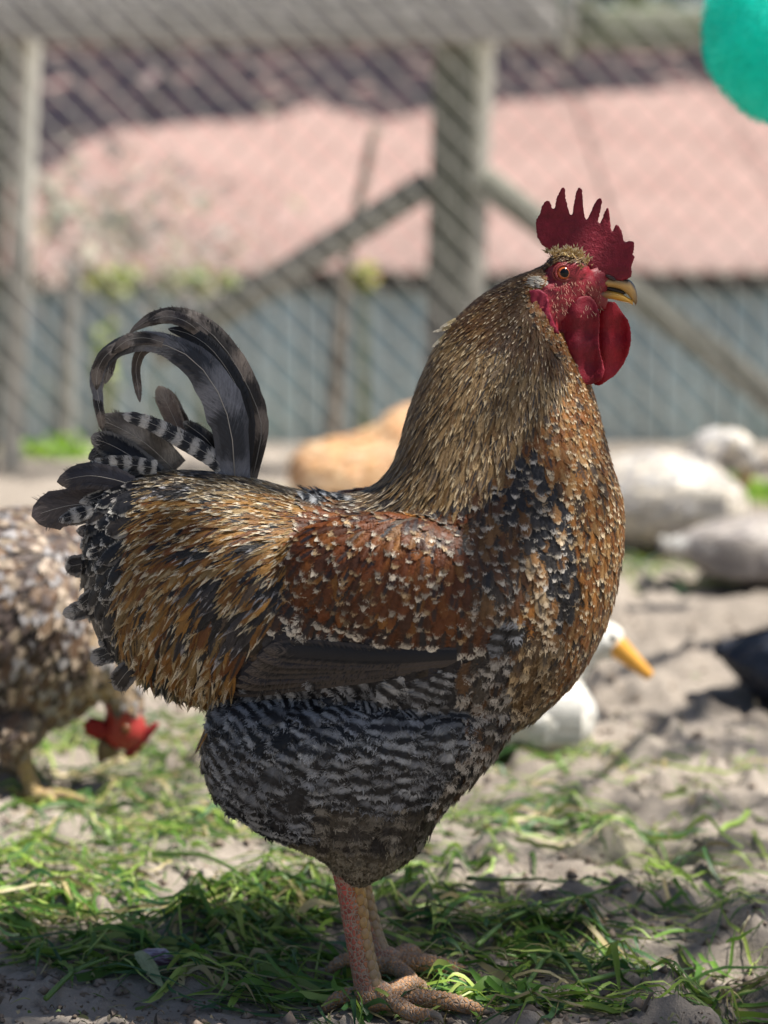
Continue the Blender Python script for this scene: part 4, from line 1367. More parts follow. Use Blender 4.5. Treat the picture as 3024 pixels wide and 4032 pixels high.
# ---- tail
INK, SLATE, ASH, BROWN, WHITE = (.012, .012, .015), (.036, .041, .056), (.20, .205, .23), (.055, .044, .038), (.46, .44, .41)
tail = [
    # points, full widths, depth offset, c1, c2, (tip, bars, dark), lace
    ([Z3(*q) for q in [(1470, 1270), (1530, 1000), (1540, 860), (1490, 700), (1400, 520), (1280, 340), (1130, 205), (980, 150), (850, 165), (740, 220), (680, 268)]], [60, 80, 105, 140, 165, 165, 150, 120, 95, 70, 40], .022, (.030, .025, .022), (.20, .165, .14), (2, .42, 0), .2),
    ([Z3(*q) for q in [(1430, 1260), (1455, 950), (1440, 800), (1390, 640), (1300, 480), (1190, 350), (1060, 270), (930, 240)]], [50, 90, 110, 120, 120, 110, 90, 60], .012, INK, (.04, .04, .05), (2, 0, 0), .2),
    ([Z3(*q) for q in [(1372, 1260), (1350, 950), (1310, 780), (1240, 620), (1130, 470), (1000, 385), (880, 335), (760, 320), (640, 350), (540, 410), (480, 500), (462, 600), (480, 700), (498, 790), (508, 835)]], [210, 240, 270, 250, 215, 175, 145, 130, 120, 110, 95, 80, 65, 50, 35], -.004, (.022, .025, .034), (.17, .175, .20), (2, .34, 0), .25),
    ([Z3(*q) for q in [(820, 350), (750, 400), (722, 500), (735, 620), (748, 720)]], [60, 70, 60, 50, 30], .004, BROWN, (.16, .13, .11), (.7, 0, 0), .3),
    ([Z3(*q) for q in [(640, 360), (560, 420), (540, 520), (520, 600)]], [70, 90, 70, 40], .006, BROWN, (.2, .18, .16), (.7, .12, 0), .3),
    ([Z3(*q) for q in [(900, 330), (780, 300), (660, 320), (560, 400)]], [60, 90, 90, 60], -.010, (.035, .029, .026), (.19, .16, .14), (2, .15, 0), .3),
    ([Z3(*q) for q in [(620, 340), (520, 420), (470, 520), (465, 640)]], [60, 85, 80, 45], -.008, (.04, .033, .03), (.21, .18, .16), (2, .15, 0), .3),
    ([Z3(*q) for q in [(1180, 300), (1060, 200), (930, 160), (800, 190)]], [60, 90, 90, 50], .014, (.05, .04, .036), (.21, .175, .15), (2, .15, 0), .3),
    ([Z3(*q) for q in [(500, 560), (470, 680), (490, 800), (505, 900)]], [40, 60, 60, 40], -.002, (.035, .029, .026), (.24, .21, .19), (2, .15, 0), .3),
    ([Z3(*q) for q in [(1020, 960), (985, 860), (930, 740), (868, 612)]], [90, 120, 135, 120], .02, (.17, .13, .11), (.26, .22, .19), (.7, 0, 0), .5),
    ([Z3(*q) for q in [(1060, 960), (1040, 870), (1000, 790), (960, 730)]], [70, 80, 80, 70], .03, (.12, .10, .09), (.28, .25, .23), (.8, 0, 0), .4),
    ([Z3(*q) for q in [(1260, 1060), (1180, 960), (1090, 890), (1030, 850)]], [80, 100, 90, 60], .01, INK, (.2, .2, .2), (.93, 0, 0), .15),
    ([Z3(*q) for q in [(1290, 1150), (1220, 1080), (1100, 1005), (950, 920), (800, 850), (630, 800)]], [110, 120, 125, 115, 95, 75], -.004, INK, WHITE, (2, .62, 0), .05),
    ([Z3(*q) for q in [(960, 1150), (800, 1000), (640, 900), (470, 825)]], [200, 230, 230, 190], .012, (.10, .088, .078), (.24, .22, .20), (.95, .2, 0), .15),
    ([Z3(*q) for q in [(860, 1200), (700, 1080), (560, 1000), (425, 950)]], [160, 190, 190, 150], .004, INK, (.26, .245, .225), (.9, 0, 0), .55),
    ([Z3(*q) for q in [(760, 1250), (620, 1120), (520, 1050), (410, 1090)]], [150, 160, 150, 120], .010, (.05, .045, .042), (.16, .14, .13), (.92, 0, 0), .3),
    ([Z3(*q) for q in [(860, 1150), (700, 1130), (560, 1125), (365, 1150)]], [100, 120, 115, 85], -.005, INK, WHITE, (2, .55, 0), .15),
    ([Z3(*q) for q in [(700, 1260), (560, 1220), (400, 1200), (205, 1240)]], [120, 170, 180, 130], -.008, (.030, .030, .042), (.12, .10, .09), (.9, 0, 0), .3),
    ([Z3(*q) for q in [(620, 1370), (450, 1380), (260, 1400), (40, 1465)]], [150, 220, 270, 260], -.002, (.085, .068, .060), (.15, .12, .11), (.93, 0, 0), .25),
    ([Z3(*q) for q in [(720, 1360), (560, 1380), (400, 1430), (205, 1495)]], [90, 110, 115, 95], -.007, INK, WHITE, (.96, .5, 0), .35),
    ([Z3(*q) for q in [(680, 1270), (560, 1300), (450, 1345), (350, 1375)]], [60, 75, 75, 55], -.008, INK, (.48, .45, .40), (.85, 0, 0), .7),
    ([Z3(*q) for q in [(760, 1250), (640, 1310), (540, 1370), (480, 1410)]], [60, 80, 80, 55], -.010, INK, (.50, .47, .42), (.85, .4, 0), .6),
    ([Z3(*q) for q in [(830, 1280), (700, 1360), (560, 1450), (420, 1550)]], [80, 95, 95, 75], -.011, INK, WHITE, (.9, .35, 0), .5),
    ([Z3(*q) for q in [(760, 1400), (620, 1500), (520, 1560), (330, 1560)]], [100, 120, 130, 110], -.004, (.03, .028, .032), (.2, .18, .17), (.93, 0, 0), .35),
]
for (tx, ty, rx, ry, w_, st_) in [(520, 395, 700, 300, 105, 0), (425, 520, 620, 470, 130, 1), (555, 660, 720, 500, 100, 0), (500, 780, 700, 610, 100, 0), (412, 815, 720, 730, 120, 2), (655, 920, 760, 780, 100, 0), (640, 1010, 790, 900, 95, 0),
                                  (585, 1105, 780, 1010, 115, 2), (680, 1120, 800, 960, 90, 0), (735, 1285, 880, 1080, 150, 1), (830, 1120, 860, 960, 60, 3), (610, 560, 740, 400, 90, 0), (600, 700, 740, 560, 90, 0), (690, 830, 790, 700, 90, 0), (560, 450, 720, 380, 80, 0)]:
    tx, ty = tx - 24, ty + 4
    mid = ((tx + rx) / 2 - 22, (ty + ry) / 2 + 14)
    c_, d_, pr_, lc = [(INK, (.46, .44, .41), (.88, 0, 0), .75), ((.035, .030, .028), (.30, .28, .26), (.90, 0, 0), .7), ((.04, .037, .037), (.36, .34, .32), (.8, 0, 0), .6), (INK, (.5, .46, .38), (.8, 0, 0), .8)][st_]
    sc_ = .3472 / .3307
    tail.append(([Z8(rx, ry), Z8(*mid), Z8(tx, ty)], [w_ * .7 * sc_, w_ * sc_, w_ * .95 * sc_], -.02 + random.uniform(-.012, .012), c_, d_, pr_, lc))
for (pts, wd_, yo, a, b, pr_, lc) in tail:
    P3 = [pv(x, y, Y0 + yo + (.012 * random.random() - .006) * (0 if len(pts) > 5 else 1)) for x, y in pts]
    wm = [w_ * .3307 * MM * (.96 if len(pts) > 5 else .92) for w_ in wd_]
    bend = (random.uniform(-.25, .25), -1, random.uniform(.0, .35))
    long_feather('tail_feather', P3, wm, rooster, a, b, pr_, lc, bend, n=40 if len(pts) > 5 else 24, cols=11, tipround=.10 if len(pts) > 5 else .22, notch=.10)
# twin of the fan on the other side of the tail
for i, (pts, wd_, yo, a, b, pr_, lc) in enumerate(tail[9:30:2]):
    P3 = [pv(x + 8, y + 4, Y0 + .05 + .004 * (i % 3)) for x, y in pts]
    long_feather('tail_feather', P3, [w_ * .3307 * MM for w_ in wd_], rooster, a, b, pr_, lc, (0, 1, .2), n=20, cols=7, tipround=.22)

# stray hackle tips on the nape
for pts in ([(975, 705), (955, 712), (935, 717)], [(965, 722), (950, 735), (933, 750)], [(985, 690), (965, 700), (950, 709)]):
    long_feather('neck_feather', [pv(x, y, Y0 - .01) for x, y in pts], [.0022, .0018, .0008], rooster, (.45, .36, .2), (.6, .55, .45), (.5, 0, 0), n=10, cols=5, shaft=False)


# ---- head furniture
from mathutils.geometry import tessellate_polygon


def plate(name, outline, Yc, thick, voxel, smooth, parent, colr, taper=None, warp=None, mat=None):
    P3 = [pv(x, y, Yc) for x, y in outline]
    tri = tessellate_polygon([[Vector(q) for q in P3]])
    n = len(P3)
    v = [q + np.array([0, -thick / 2, 0]) for q in P3] + [q + np.array([0, thick / 2, 0]) for q in P3]
    f = [tuple(t_) for t_ in tri] + [tuple(i + n for i in t_[::-1]) for t_ in tri] + [(i, (i + 1) % n, (i + 1) % n + n, i + n) for i in range(n)]
    me = remesh(name, [(v, f)], voxel, smooth)
    vv, nn = mesh_np(me)
    if taper: vv[:, 1] = Yc + (vv[:, 1] - Yc) * taper(vv)
    if warp: vv = warp(vv)
    set_co(me, vv); vv, nn = mesh_np(me)
    V_ = proj(vv)
    bump = fbm(V_[:, 0] * .45, V_[:, 1] * .45, 2, 9) - .5
    vv = vv + nn * (bump * .0009)[:, None]
    set_co(me, vv)
    c = np.tile(np.array([*colr, 1.0]), (len(vv), 1))
    c[:, :3] *= (1 + .5 * (fbm(V_[:, 0] * .06, V_[:, 1] * .06, 3, 12) - .5))[:, None]
    set_attr(me, 'skin', np.clip(c, 0, 1))
    return link(name, me, mat or COMB, parent)


comb_o = [Z1(*q) for q in [(400, 740), (330, 700), (285, 620), (272, 530), (275, 455), (310, 400), (330, 320), (365, 275), (395, 268), (415, 300), (420, 350), (440, 362), (455, 330), (470, 250), (500, 180), (530, 136), (550, 160), (556, 250), (577, 340), (605, 425), (625, 400), (640, 300), (660, 190), (690, 138), (717, 165), (726, 270), (736, 390), (755, 470), (790, 420), (830, 320), (870, 255), (902, 246), (912, 275), (892, 380), (868, 480), (880, 515), (905, 470), (935, 390), (962, 334), (978, 360), (987, 450), (998, 590), (1020, 570), (1033, 515), (1060, 503), (1087, 540), (1105, 600), (1115, 670), (1150, 668), (1200, 658), (1220, 690), (1215, 750), (1200, 790), (1222, 810), (1205, 860), (1185, 905), (1194, 960), (1185, 1010), (1140, 1032), (1080, 1047), (1040, 1040), (960, 1030), (880, 1000), (800, 940), (700, 860), (600, 800), (480, 760)]]
zc = pv(1250, 560, Y0)[2]
RED = (.22, .012, .028)
comb = plate('comb', comb_o, Y0, .0088, .0009, 3, rooster, RED, taper=lambda v: np.clip(1.5 - (v[:, 2] - zc) / .030, .48, 1.7), warp=lambda v: v + np.stack([0 * v[:, 0], .0022 * np.sin((v[:, 0]) * 130) * np.clip((v[:, 2] - zc) / .05, 0, 1), 0 * v[:, 0]], 1))
watt = [Z1(*q) for q in [(560, 1290), (520, 1400), (485, 1520), (470, 1620), (478, 1750), (508, 1880), (570, 1980), (650, 2032), (740, 2052), (820, 2047), (900, 2002), (932, 1930), (925, 1850), (892, 1760), (880, 1650), (885, 1500), (880, 1350), (850, 1250), (790, 1190), (680, 1200)]]
fold = lambda v: v + np.stack([0 * v[:, 0], .0022 * np.sin((proj(v)[:, 0] - 1260) * .10) + .0012 * np.sin(proj(v)[:, 1] * .09), 0 * v[:, 0]], 1)
plate('wattle', watt, Y0 - .021, .0085, .0011, 14, rooster, (.22, .008, .022), warp=fold)
watt2 = [Z1(*q) for q in [(900, 1250), (960, 1245), (1040, 1250), (1100, 1340), (1160, 1420), (1187, 1520), (1190, 1620), (1166, 1750), (1120, 1860), (1050, 1950), (960, 2012), (880, 2062), (820, 2050), (800, 1900), (830, 1700), (850, 1400)]]
plate('wattle', watt2, Y0 + .012, .0065, .0011, 14, rooster, (.34, .010, .024), warp=fold)  # sunlight through the far wattle is painted in as brighter red
lobe = [Z1(*q) for q in [(205, 1140), (300, 1125), (380, 1180), (405, 1350), (445, 1450), (505, 1565), (430, 1545), (330, 1430), (258, 1330), (212, 1240)]]
for s_ in (-1, 1):
    plate('ear_lobe', lobe, Y0 + .029 * s_, .007, .0010, 6, rooster, (.30, .022, .055), warp=lambda v: v + np.stack([0 * v[:, 0], .0007 * np.sin(proj(v)[:, 0] * .33 + proj(v)[:, 1] * .12), 0 * v[:, 0]], 1))

# eyes
for s_ in (-1, 1):
    ep, en = surf(*Z1(545, 970))
    if s_ > 0: ep = np.array([ep[0], 2 * Y0 - ep[1], ep[2]])
    fx = np.array([.12, s_ * 1.0, .05]); fx /= np.linalg.norm(fx)
    cc = ep - fx * .0036
    t = NT('orange_iris')
    iris_m = simple('iris', (.42, .10, .03), .12, .4, 700, 0, spec=.6)
    eye = link('eye', pydata('eye', *ellipsoid_data(cc, (.0060, .0060, .0060))), iris_m, rooster)
    def disc(nm, r0, r1, h, mat, par_):
        a = np.cross(fx, [0, 0, 1.0]); a /= np.linalg.norm(a); b = np.cross(a, fx)
        vs, fs = [], []
        for j, (r_, h_) in enumerate(((0, .00625), (r0 * .6, .00592), (r0, .00512))):
            for k_ in range(24):
                th = k_ / 24 * 6.2832
                vs.append(cc + fx * h_ + r_ * (math.cos(th) * a + math.sin(th) * b))
        for j in range(2):
            for k_ in range(24): fs.append((j * 24 + k_, j * 24 + (k_ + 1) % 24, (j + 1) * 24 + (k_ + 1) % 24, (j + 1) * 24 + k_))
        return link(nm, pydata(nm, vs, fs), mat, par_)
    disc('pupil', .0034, 0, .0052, solid('pupil_black', (.003, .003, .004), .12, .25), eye)
    a = np.cross(fx, [0, 0, 1.0]); a /= np.linalg.norm(a); b = np.cross(a, fx)
    for (ra, rb, rt, hh_) in ((.0062, .0057, .0011, .0032), (.0079, .0070, .0009, .0020)):
        ring = [cc + fx * hh_ + ra * math.cos(q) * a * 1.05 + rb * math.sin(q) * b for q in np.linspace(0, 6.2832, 25)]
        v_, f_ = tube_data(ring, [rt] * 25, n=60, seg=8)
        me = pydata('eyelid', v_, f_); set_attr(me, 'skin', np.tile(np.array([.17, .022, .022, 1]), (len(v_), 1)))
        link('eyelid', me, SKIN, eye)

# beak
def beak_part(name, secz, parent):
    v_, f_ = loft_data([(*Z1(a[0], a[1]), *Z1(b[0], b[1]), w_) for a, b, w_ in secz], Y0, 0, 40, 22)
    me = pydata(name, v_, f_)
    vv, nn = mesh_np(me); V_ = proj(vv)
    return me, V_


SECU = [((900, 985), (880, 1112), .0088), ((1040, 1015), (1000, 1112), .0084), ((1120, 1024), (1080, 1132), .0076), ((1190, 1046), (1150, 1176), .0058), ((1234, 1110), (1200, 1234), .0040), ((1253, 1190), (1225, 1266), .0022), ((1252, 1250), (1236, 1277), .0010)]
SECL = [((870, 1128), (880, 1218), .0086), ((1000, 1140), (1000, 1224), .0080), ((1090, 1164), (1090, 1244), .0066), ((1160, 1206), (1160, 1259), .0046), ((1207, 1248), (1207, 1263), .0018)]
me, V_ = beak_part('beak', SECU, rooster)
zx = (V_[:, 0] - 1097.2) / .22317; zy = (V_[:, 1] - 373.05) / .22317
ridge_y = np.interp(zx, [900, 1040, 1120, 1190, 1234, 1253], [985, 1015, 1024, 1046, 1110, 1190])
dk = np.clip(np.maximum(1.1 - (zy - ridge_y) / 62, (zx - 1200) / 70), 0, 1)
c = (1 - dk)[:, None] * np.array([[.46, .29, .10]]) + dk[:, None] * np.array([[.03, .035, .045]])
c = c * np.where(zx < 960, .55, 1)[:, None]
set_attr(me, 'skin', np.hstack([c, np.ones((len(c), 1))]))
HORN = attr_skin('beak_horn', rough=.28, bump_scale=300, bump=.15, bd=.0003, sss=.05, var=.2)
beak = link('beak', me, HORN, rooster)
me, V_ = beak_part('lower_beak', SECL, rooster)
zx = (V_[:, 0] - 1097.2) / .22317
c = np.clip((zx - 900) / 130, 0, 1)[:, None] * np.array([[.55, .31, .055]]) + (1 - np.clip((zx - 900) / 130, 0, 1))[:, None] * np.array([[.13, .06, .06]])
set_attr(me, 'skin', np.hstack([c, np.ones((len(c), 1))]))
link('lower_beak', me, HORN, beak)
for s_ in (-1, 1):
    nc = pv(*Z1(985, 1015), Y0) + np.array([0, .0082 * s_, 0])
    v_, f_ = ellipsoid_data(nc, (.0045, .0012, .0015), np.array(Matrix.Rotation(R(28), 3, 'Y')))
    link('nostril', pydata('nostril', v_, f_), solid('nostril_dark', (.03, .012, .012), .6), beak)
v_, f_ = ellipsoid_data(pv(*Z1(1010, 1130), Y0), (.011, .0052, .0022), np.array(Matrix.Rotation(R(16), 3, 'Y')))
link('mouth_gap', pydata('mouth_gap', v_, f_), solid('mouth_dark', (.012, .008, .008), .6), beak)  # near-black filler painting the shade in the gap between the beak halves


# small feathers of the head: brow tuft, ear tuft, bristles
def tufts(name, items, parent):
    """items: (x,y,dx,dy,L,W,c1,c2,tip) in view pixels"""
    sp_, nr_, L_, W_, a_, b_, p_ = [], [], [], [], [], [], []
    st = np.linspace(0, 1, KST)
    for (x, y, dx, dy, l_, w_, ca, cb_, tp) in items:
        q, no = surf(x, y)
        for sgn in (1, -1):
            d = np.array([dx, random.uniform(-.25, .1), -dy]); d /= np.linalg.norm(d)
            pts = q + d * (st * l_ * MM)[:, None] + no * (.0006 + st * l_ * MM * .30)[:, None]
            nn_ = np.tile(no, (KST, 1))
            if sgn < 0: pts = pts * np.array([1, -1, 1]) + np.array([0, 2 * Y0, 0]); nn_ = nn_ * np.array([1, -1, 1])
            sp_.append(pts); nr_.append(nn_); L_.append(l_ * MM); W_.append(w_ * MM)
            a_.append((*ca, 0)); b_.append((*cb_, l_ / w_)); p_.append((tp, 0, 0, random.random()))
    Fn = len(sp_)
    me = feather_mesh(name, np.array(sp_), np.array(nr_), np.array(L_), np.array(W_), np.tile(SH['lance'], (Fn, 1)), np.array(a_), np.array(b_), np.array(p_), .2, .05)
    return tag(link(name, me, FEATHER, parent), kind='stuff')


it = []
for _ in range(150):
    q = random.random()
    x, y = Z1(random.uniform(430, 800), 0)[0], 0
    zx_ = (x - 1097.2) / .22317
    yl = np.interp(zx_, [430, 560, 680, 760, 810], [840, 815, 850, 900, 935])
    yh = np.interp(zx_, [430, 560, 680, 760, 810], [740, 740, 760, 840, 915])
    x, y = Z1(zx_, random.uniform(yh, yl))
    g_ = random.choice([(.42, .28, .10), (.50, .38, .18), (.30, .19, .07)])
    it.append((x, y, random.gauss(.1, .45) + (zx_ - 600) / 500, -random.uniform(.1, .9), random.uniform(7, 20), random.uniform(2.2, 4.2), g_, (.62, .52, .34), .6))
tufts('brow_tuft', it, rooster)
it = []
for _ in range(170):
    a, r_ = random.random() * 6.283, math.sqrt(random.random())
    x, y = Z1(310 + 85 * r_ * math.cos(a), 1062 + 48 * r_ * math.sin(a))
    it.append((x, y, -random.uniform(.6, 1), random.uniform(-.1, .45), random.uniform(9, 16), random.uniform(2.6, 4.4), (.36, .33, .28), (.46, .43, .38), .5))
tufts('ear_tuft', it, rooster)
it = []
for _ in range(150):
    x, y = Z1(random.uniform(420, 900), random.uniform(1040, 1380))
    it.append((x, y, random.uniform(-.3, .5), random.uniform(.3, 1), random.uniform(5, 10), 1.1, (.35, .17, .12), (.5, .3, .2), .5))
tufts('face_bristle', it, rooster)


# ---- legs
def make_leg(pathV, Y, foot_xy, toes, parent, tint):
    P_ = [pv(x, y, Y_) for (x, y, Y_) in pathV]
    parts_ = [tube_data(P_, [r_ for r_ in tint], n=40, seg=18)]
    base_ = np.array([foot_xy[0], foot_xy[1], .012])
    parts_.append(ellipsoid_data(base_ + np.array([0, 0, .004]), (.017, .015, .013)))
    tips = []
    for (dx, dy, r_, curl) in toes:
        e_ = base_ + np.array([dx, dy, 0])
        m1 = base_ + np.array([dx * .35, dy * .35, .004]); m2 = base_ + np.array([dx * .7, dy * .7, .001 + curl])
        e_[2] = gz(e_[0], e_[1]) + r_ * .8
        parts_.append(tube_data([base_, m1, m2, e_], [r_ * 1.25, r_ * 1.1, r_ * 1.08, r_ * .72], n=26, seg=12))
        tips.append((m2, e_, r_))
    me = remesh('leg', parts_, .0013, 3)
    vv, nn = mesh_np(me)
    # scale rings on the toes
    V_ = proj(vv)
    frontness = np.clip((nn[:, 0] * .75 + .15), 0, 1)
    zrel = np.clip(vv[:, 2] / .11, 0, 1)
    pink, yel, horn = np.array([.40, .075, .06]), np.array([.50, .25, .035]), np.array([.36, .22, .14])
    c = pink * (1 - frontness)[:, None] + yel * frontness[:, None]
    c = c * zrel[:, None] ** .5 + horn * (1 - zrel[:, None] ** .5)
    toe = (vv[:, 2] < .024)
    c[toe] = np.array([.48, .24, .10]) * (1 + .5 * (fbm(vv[toe, 0] * 150, vv[toe, 1] * 150, 2, 3) - .5))[:, None]
    ringw = np.sin(np.hypot(vv[:, 0] - base_[0], vv[:, 1] - base_[1]) * 1500)
    vv = vv + nn * np.where(toe, ringw * .0005 * np.clip(nn[:, 2], 0, 1), 0)[:, None]
    set_co(me, vv)
    set_attr(me, 'skin', np.hstack([np.clip(c, 0, 1), np.ones((len(c), 1))]))
    leg = link('leg', me, SHANK, parent)
    # claws
    for (m2, e_, r_) in tips:
        d = e_ - m2; d[2] = 0; d /= np.linalg.norm(d)
        v_, f_ = tube_data([e_ - d * .003, e_ + d * .006 + np.array([0, 0, .0005]), e_ + d * .012 + np.array([0, 0, -r_ * .6])], [r_ * .55, r_ * .42, .0004], n=12, seg=9)
        link('claw', pydata('claw', v_, f_), CLAW, leg)
    # large shields down the front of the shank
    dat = catmull(np.hstack([np.array(P_), np.array(tint)[:, None]]), 60)
    for col_, (ax, ay, k0) in enumerate(((1.0, -.15, 0), (.72, -.72, 1))):
        for i in range(13):
            j = min(59, int(6 + 50 * (i + .5 * k0) / 12.5))
            cpt, r_ = dat[j, :3], dat[j, 3]
            d_ = np.array([ax, ay, 0]); d_ /= np.linalg.norm(d_)
            tn_ = dat[min(j + 1, 59), :3] - dat[max(j - 1, 0), :3]; tn_ /= np.linalg.norm(tn_)
            s3 = np.cross(d_, tn_)
            rot = np.stack([d_, s3, tn_], 1)
            v_, f_ = ellipsoid_data(cpt + d_ * r_ * .93, (.0021, r_ * (.50 if col_ == 0 else .40), .0058 if col_ == 0 else .0052), rot, 12, 8)
            link('scale', pydata('scale', v_, f_), SCUTE, leg)
    return leg


CLAW = solid('claw_horn', (.24, .19, .14), .45)
t = NT('leg_shield')
oi = t.new('ShaderNodeObjectInfo')
gm = t.new('ShaderNodeNewGeometry'); sp_ = t.new('ShaderNodeSeparateXYZ'); t.l(gm.outputs['Position'], sp_.inputs[0])
hi_ = t.smooth(sp_.outputs[2], .03, .13)
c = t.mix(hi_, (.33, .235, .14), (.50, .27, .05))
c = t.mix(t.math('MULTIPLY', oi.outputs['Random'], .5), c, (.30, .18, .09))
c = t.mix(t.math('MULTIPLY', t.smooth(t.noise(220, 4, t.pos()), .5, .65), .5), c, (.2, .14, .09))
t.l(c, t.b.inputs['Base Color']); t.set(Roughness=.4); t.bump(t.noise(500, 3, t.pos()), .3, .0006)
SCUTE = t.m
fA = pv(806, 2165, 1.741)
make_leg([(742, 1850, 1.735), (758, 1930, 1.738), (772, 2020, 1.74), (788, 2100, 1.741), (803, 2160, 1.741)], 1.741, (fA[0], 1.741),
         [(.085, -.012, .0064, .001), (.045, .038, .0062, .003), (.045, -.05, .006, .0), (-.038, .004, .0056, .0)], rooster, [.0118, .0104, .0099, .0104, .0122])
fB = pv(826, 2080, 1.825)
make_leg([(752, 1840, 1.835), (775, 1920, 1.832), (796, 2000, 1.83), (814, 2050, 1.826), (826, 2078, 1.825)], 1.825, (fB[0], 1.825),
         [(.066, -.010, .0075, .001), (.032, .036, .0062, .003), (.03, -.046, .006, .0), (-.045, .006, .0056, .002)], rooster, [.011, .0097, .0093, .0096, .0112])

# ================================================================== THE OTHER BIRDS
def mpv(Y): return VS * (Y * math.cos(PITCH) + .45 * math.sin(PITCH)) / F       # metres per view pixel at depth Y


def coat(me, Yc, guides_, Lv_, Wv_, Sv_, painter, parent, n=30000, name='plumage', skip=None, sig=90., shape=0, fringe=6, lift_=.10):
    sc_ = mpv(Yc)
    p_, n_ = sample_surface(me, n)
    q = p_.copy(); q[:, 1] = Yc - np.abs(q[:, 1] - Yc)
    V_ = proj(q)
    if skip is not None:
        ok = ~skip(V_); p_, n_, V_ = p_[ok], n_[ok], V_[ok]
    keep_ = darts(p_, np.full(len(p_), Sv_ * sc_))
    p_, n_, V_ = p_[keep_], n_[keep_], V_[keep_]
    k_ = len(p_)
    d_ = tangent_dirs(V_, n_, guides_, sig, .2)
    L_ = Lv_ * sc_ * rng.uniform(.75, 1.25, k_); W_ = Wv_ * sc_ * rng.uniform(.8, 1.2, k_)
    a_, b_, pr_ = np.zeros((k_, 4)), np.zeros((k_, 4)), np.zeros((k_, 4))
    painter(V_, p_, a_, b_, pr_)
    pr_[:, 3] = rng.random(k_); b_[:, 3] = Lv_ / Wv_
    v_, _ = mesh_np(me)
    bv_ = BVHTree.FromPolygons([tuple(x) for x in v_], [tuple(f_.vertices) for f_ in me.polygons])
    sp_, nr_ = spines(bv_, p_, n_, d_, L_, np.full(k_, lift_) * rng.uniform(.4, 1.6, k_), np.full(k_, .2))
    prof_ = np.tile(np.array(SH[('round', 'lance', 'broad', 'fluff')[shape]]), (k_, 1))
    fm = feather_mesh(name, sp_, nr_, L_, W_, prof_, a_, b_, pr_, .3, .06, fringe, .25, .002, .0007)
    return tag(link(name, fm, FEATHER, parent), kind='stuff')


def palette(cols, pr, tips, tip=(.6, .9), lace=.3):
    def f(V_, p_, a_, b_, pr_):
        k_ = len(V_)
        a_[:, :3] = np.array(cols)[rng.choice(len(cols), k_, p=pr)] * rng.uniform(.8, 1.2, (k_, 1))
        b_[:, :3] = np.array(tips)[rng.integers(0, len(tips), k_)]
        pr_[:, 0] = rng.uniform(*tip, k_); a_[:, 3] = lace * rng.random(k_)
    return f


def bird_leg(pts, Y, rad, toes, parent, colr):
    P_ = [pv(x, y, Y) for x, y in pts]
    P_[-1][2] = .012 + gz(P_[-1][0], Y)
    b_ = P_[-1].copy()
    parts_ = [tube_data(P_, rad, n=20, seg=12)]
    for (dx, dy, r_) in toes:
        e_ = b_ + np.array([dx, dy, -.005])
        parts_.append(tube_data([b_, b_ + np.array([dx * .5, dy * .5, .004]), e_], [r_ * 1.2, r_, r_ * .5], n=12, seg=8))
    me = remesh('leg', parts_, .0022, 2)
    v_, n_ = mesh_np(me)
    set_attr(me, 'skin', np.tile(np.array([*colr, 1]), (len(v_), 1)))
    return link('leg', me, SHANK, parent)


def skinned(name, v_, f_, colr, parent, mat=None):
    me = pydata(name, v_, f_); set_attr(me, 'skin', np.tile(np.array([*colr, 1]), (len(me.vertices), 1)))
    return link(name, me, mat or SKIN, parent)


# ---- brown mottled hen pecking behind the rooster's tail
HY = 2.41
hf = gnd(80, 1735)
hen = tag(empty('hen', (hf[0], HY, 0)), 'brown mottled hen pecking at the grass behind the rooster\'s tail', 'hen')
hs_ = [(-345, 1120, -335, 1200, .02), (-260, 1120, -240, 1400, .07), (-130, 1098, -110, 1530, .095), (0, 1090, 20, 1575, .105), (100, 1092, 120, 1578, .10), (180, 1150, 170, 1556, .085), (240, 1260, 195, 1535, .066),
       (285, 1370, 205, 1520, .05), (308, 1450, 214, 1512, .040), (316, 1510, 216, 1530, .034), (312, 1560, 222, 1560, .030), (300, 1595, 230, 1592, .024), (282, 1622, 238, 1612, .013)]
hth = [(-60, 1500, 140, 1500, .03), (-50, 1560, 120, 1560, .045), (0, 1600, 85, 1600, .03), (22, 1625, 68, 1625, .015)]
hp = [loft_data(hs_, HY, .006, 60, 26)]
for s_ in (-1, 1): hp.append(loft_data(hth, HY, .003, 14, 16, yoff=.045 * s_))
tl = [(-420, 980, -410, 1010, .012), (-380, 1000, -340, 1120, .03), (-310, 1080, -250, 1300, .05)]
hp.append(loft_data(tl, HY, 0, 14, 16))
hp.append(ellipsoid_data(pv(268, 1572, HY), (.024, .026, .024)))
hme = remesh('body', hp, .005, 4)
v_, n_ = mesh_np(hme); hv = proj(v_)
hface = (hv[:, 1] > 1520) & (hv[:, 0] > 195) & (hv[:, 0] < 330) & (hv[:, 0] > 218)
hc = np.where(hface[:, None], np.array([[.33, .035, .03, 1.]]), np.array([[.07, .05, .04, 1.]]))
set_attr(hme, 'skin', hc)
link('body', hme, SKIN, hen)
hg = [(-300, 1150, -1, .1), (-100, 1120, -1, .15), (80, 1110, -.9, .4), (200, 1220, -.6, .75), (260, 1350, -.2, 1), (290, 1470, .0, 1), (-250, 1300, -.9, .4), (-100, 1300, -.85, .5), (60, 1300, -.7, .7), (150, 1350, -.4, .9), (-100, 1480, -.6, .8), (50, 1500, -.25, .95), (150, 1500, -.1, 1), (200, 1480, .0, 1), (40, 1600, 0, 1)]


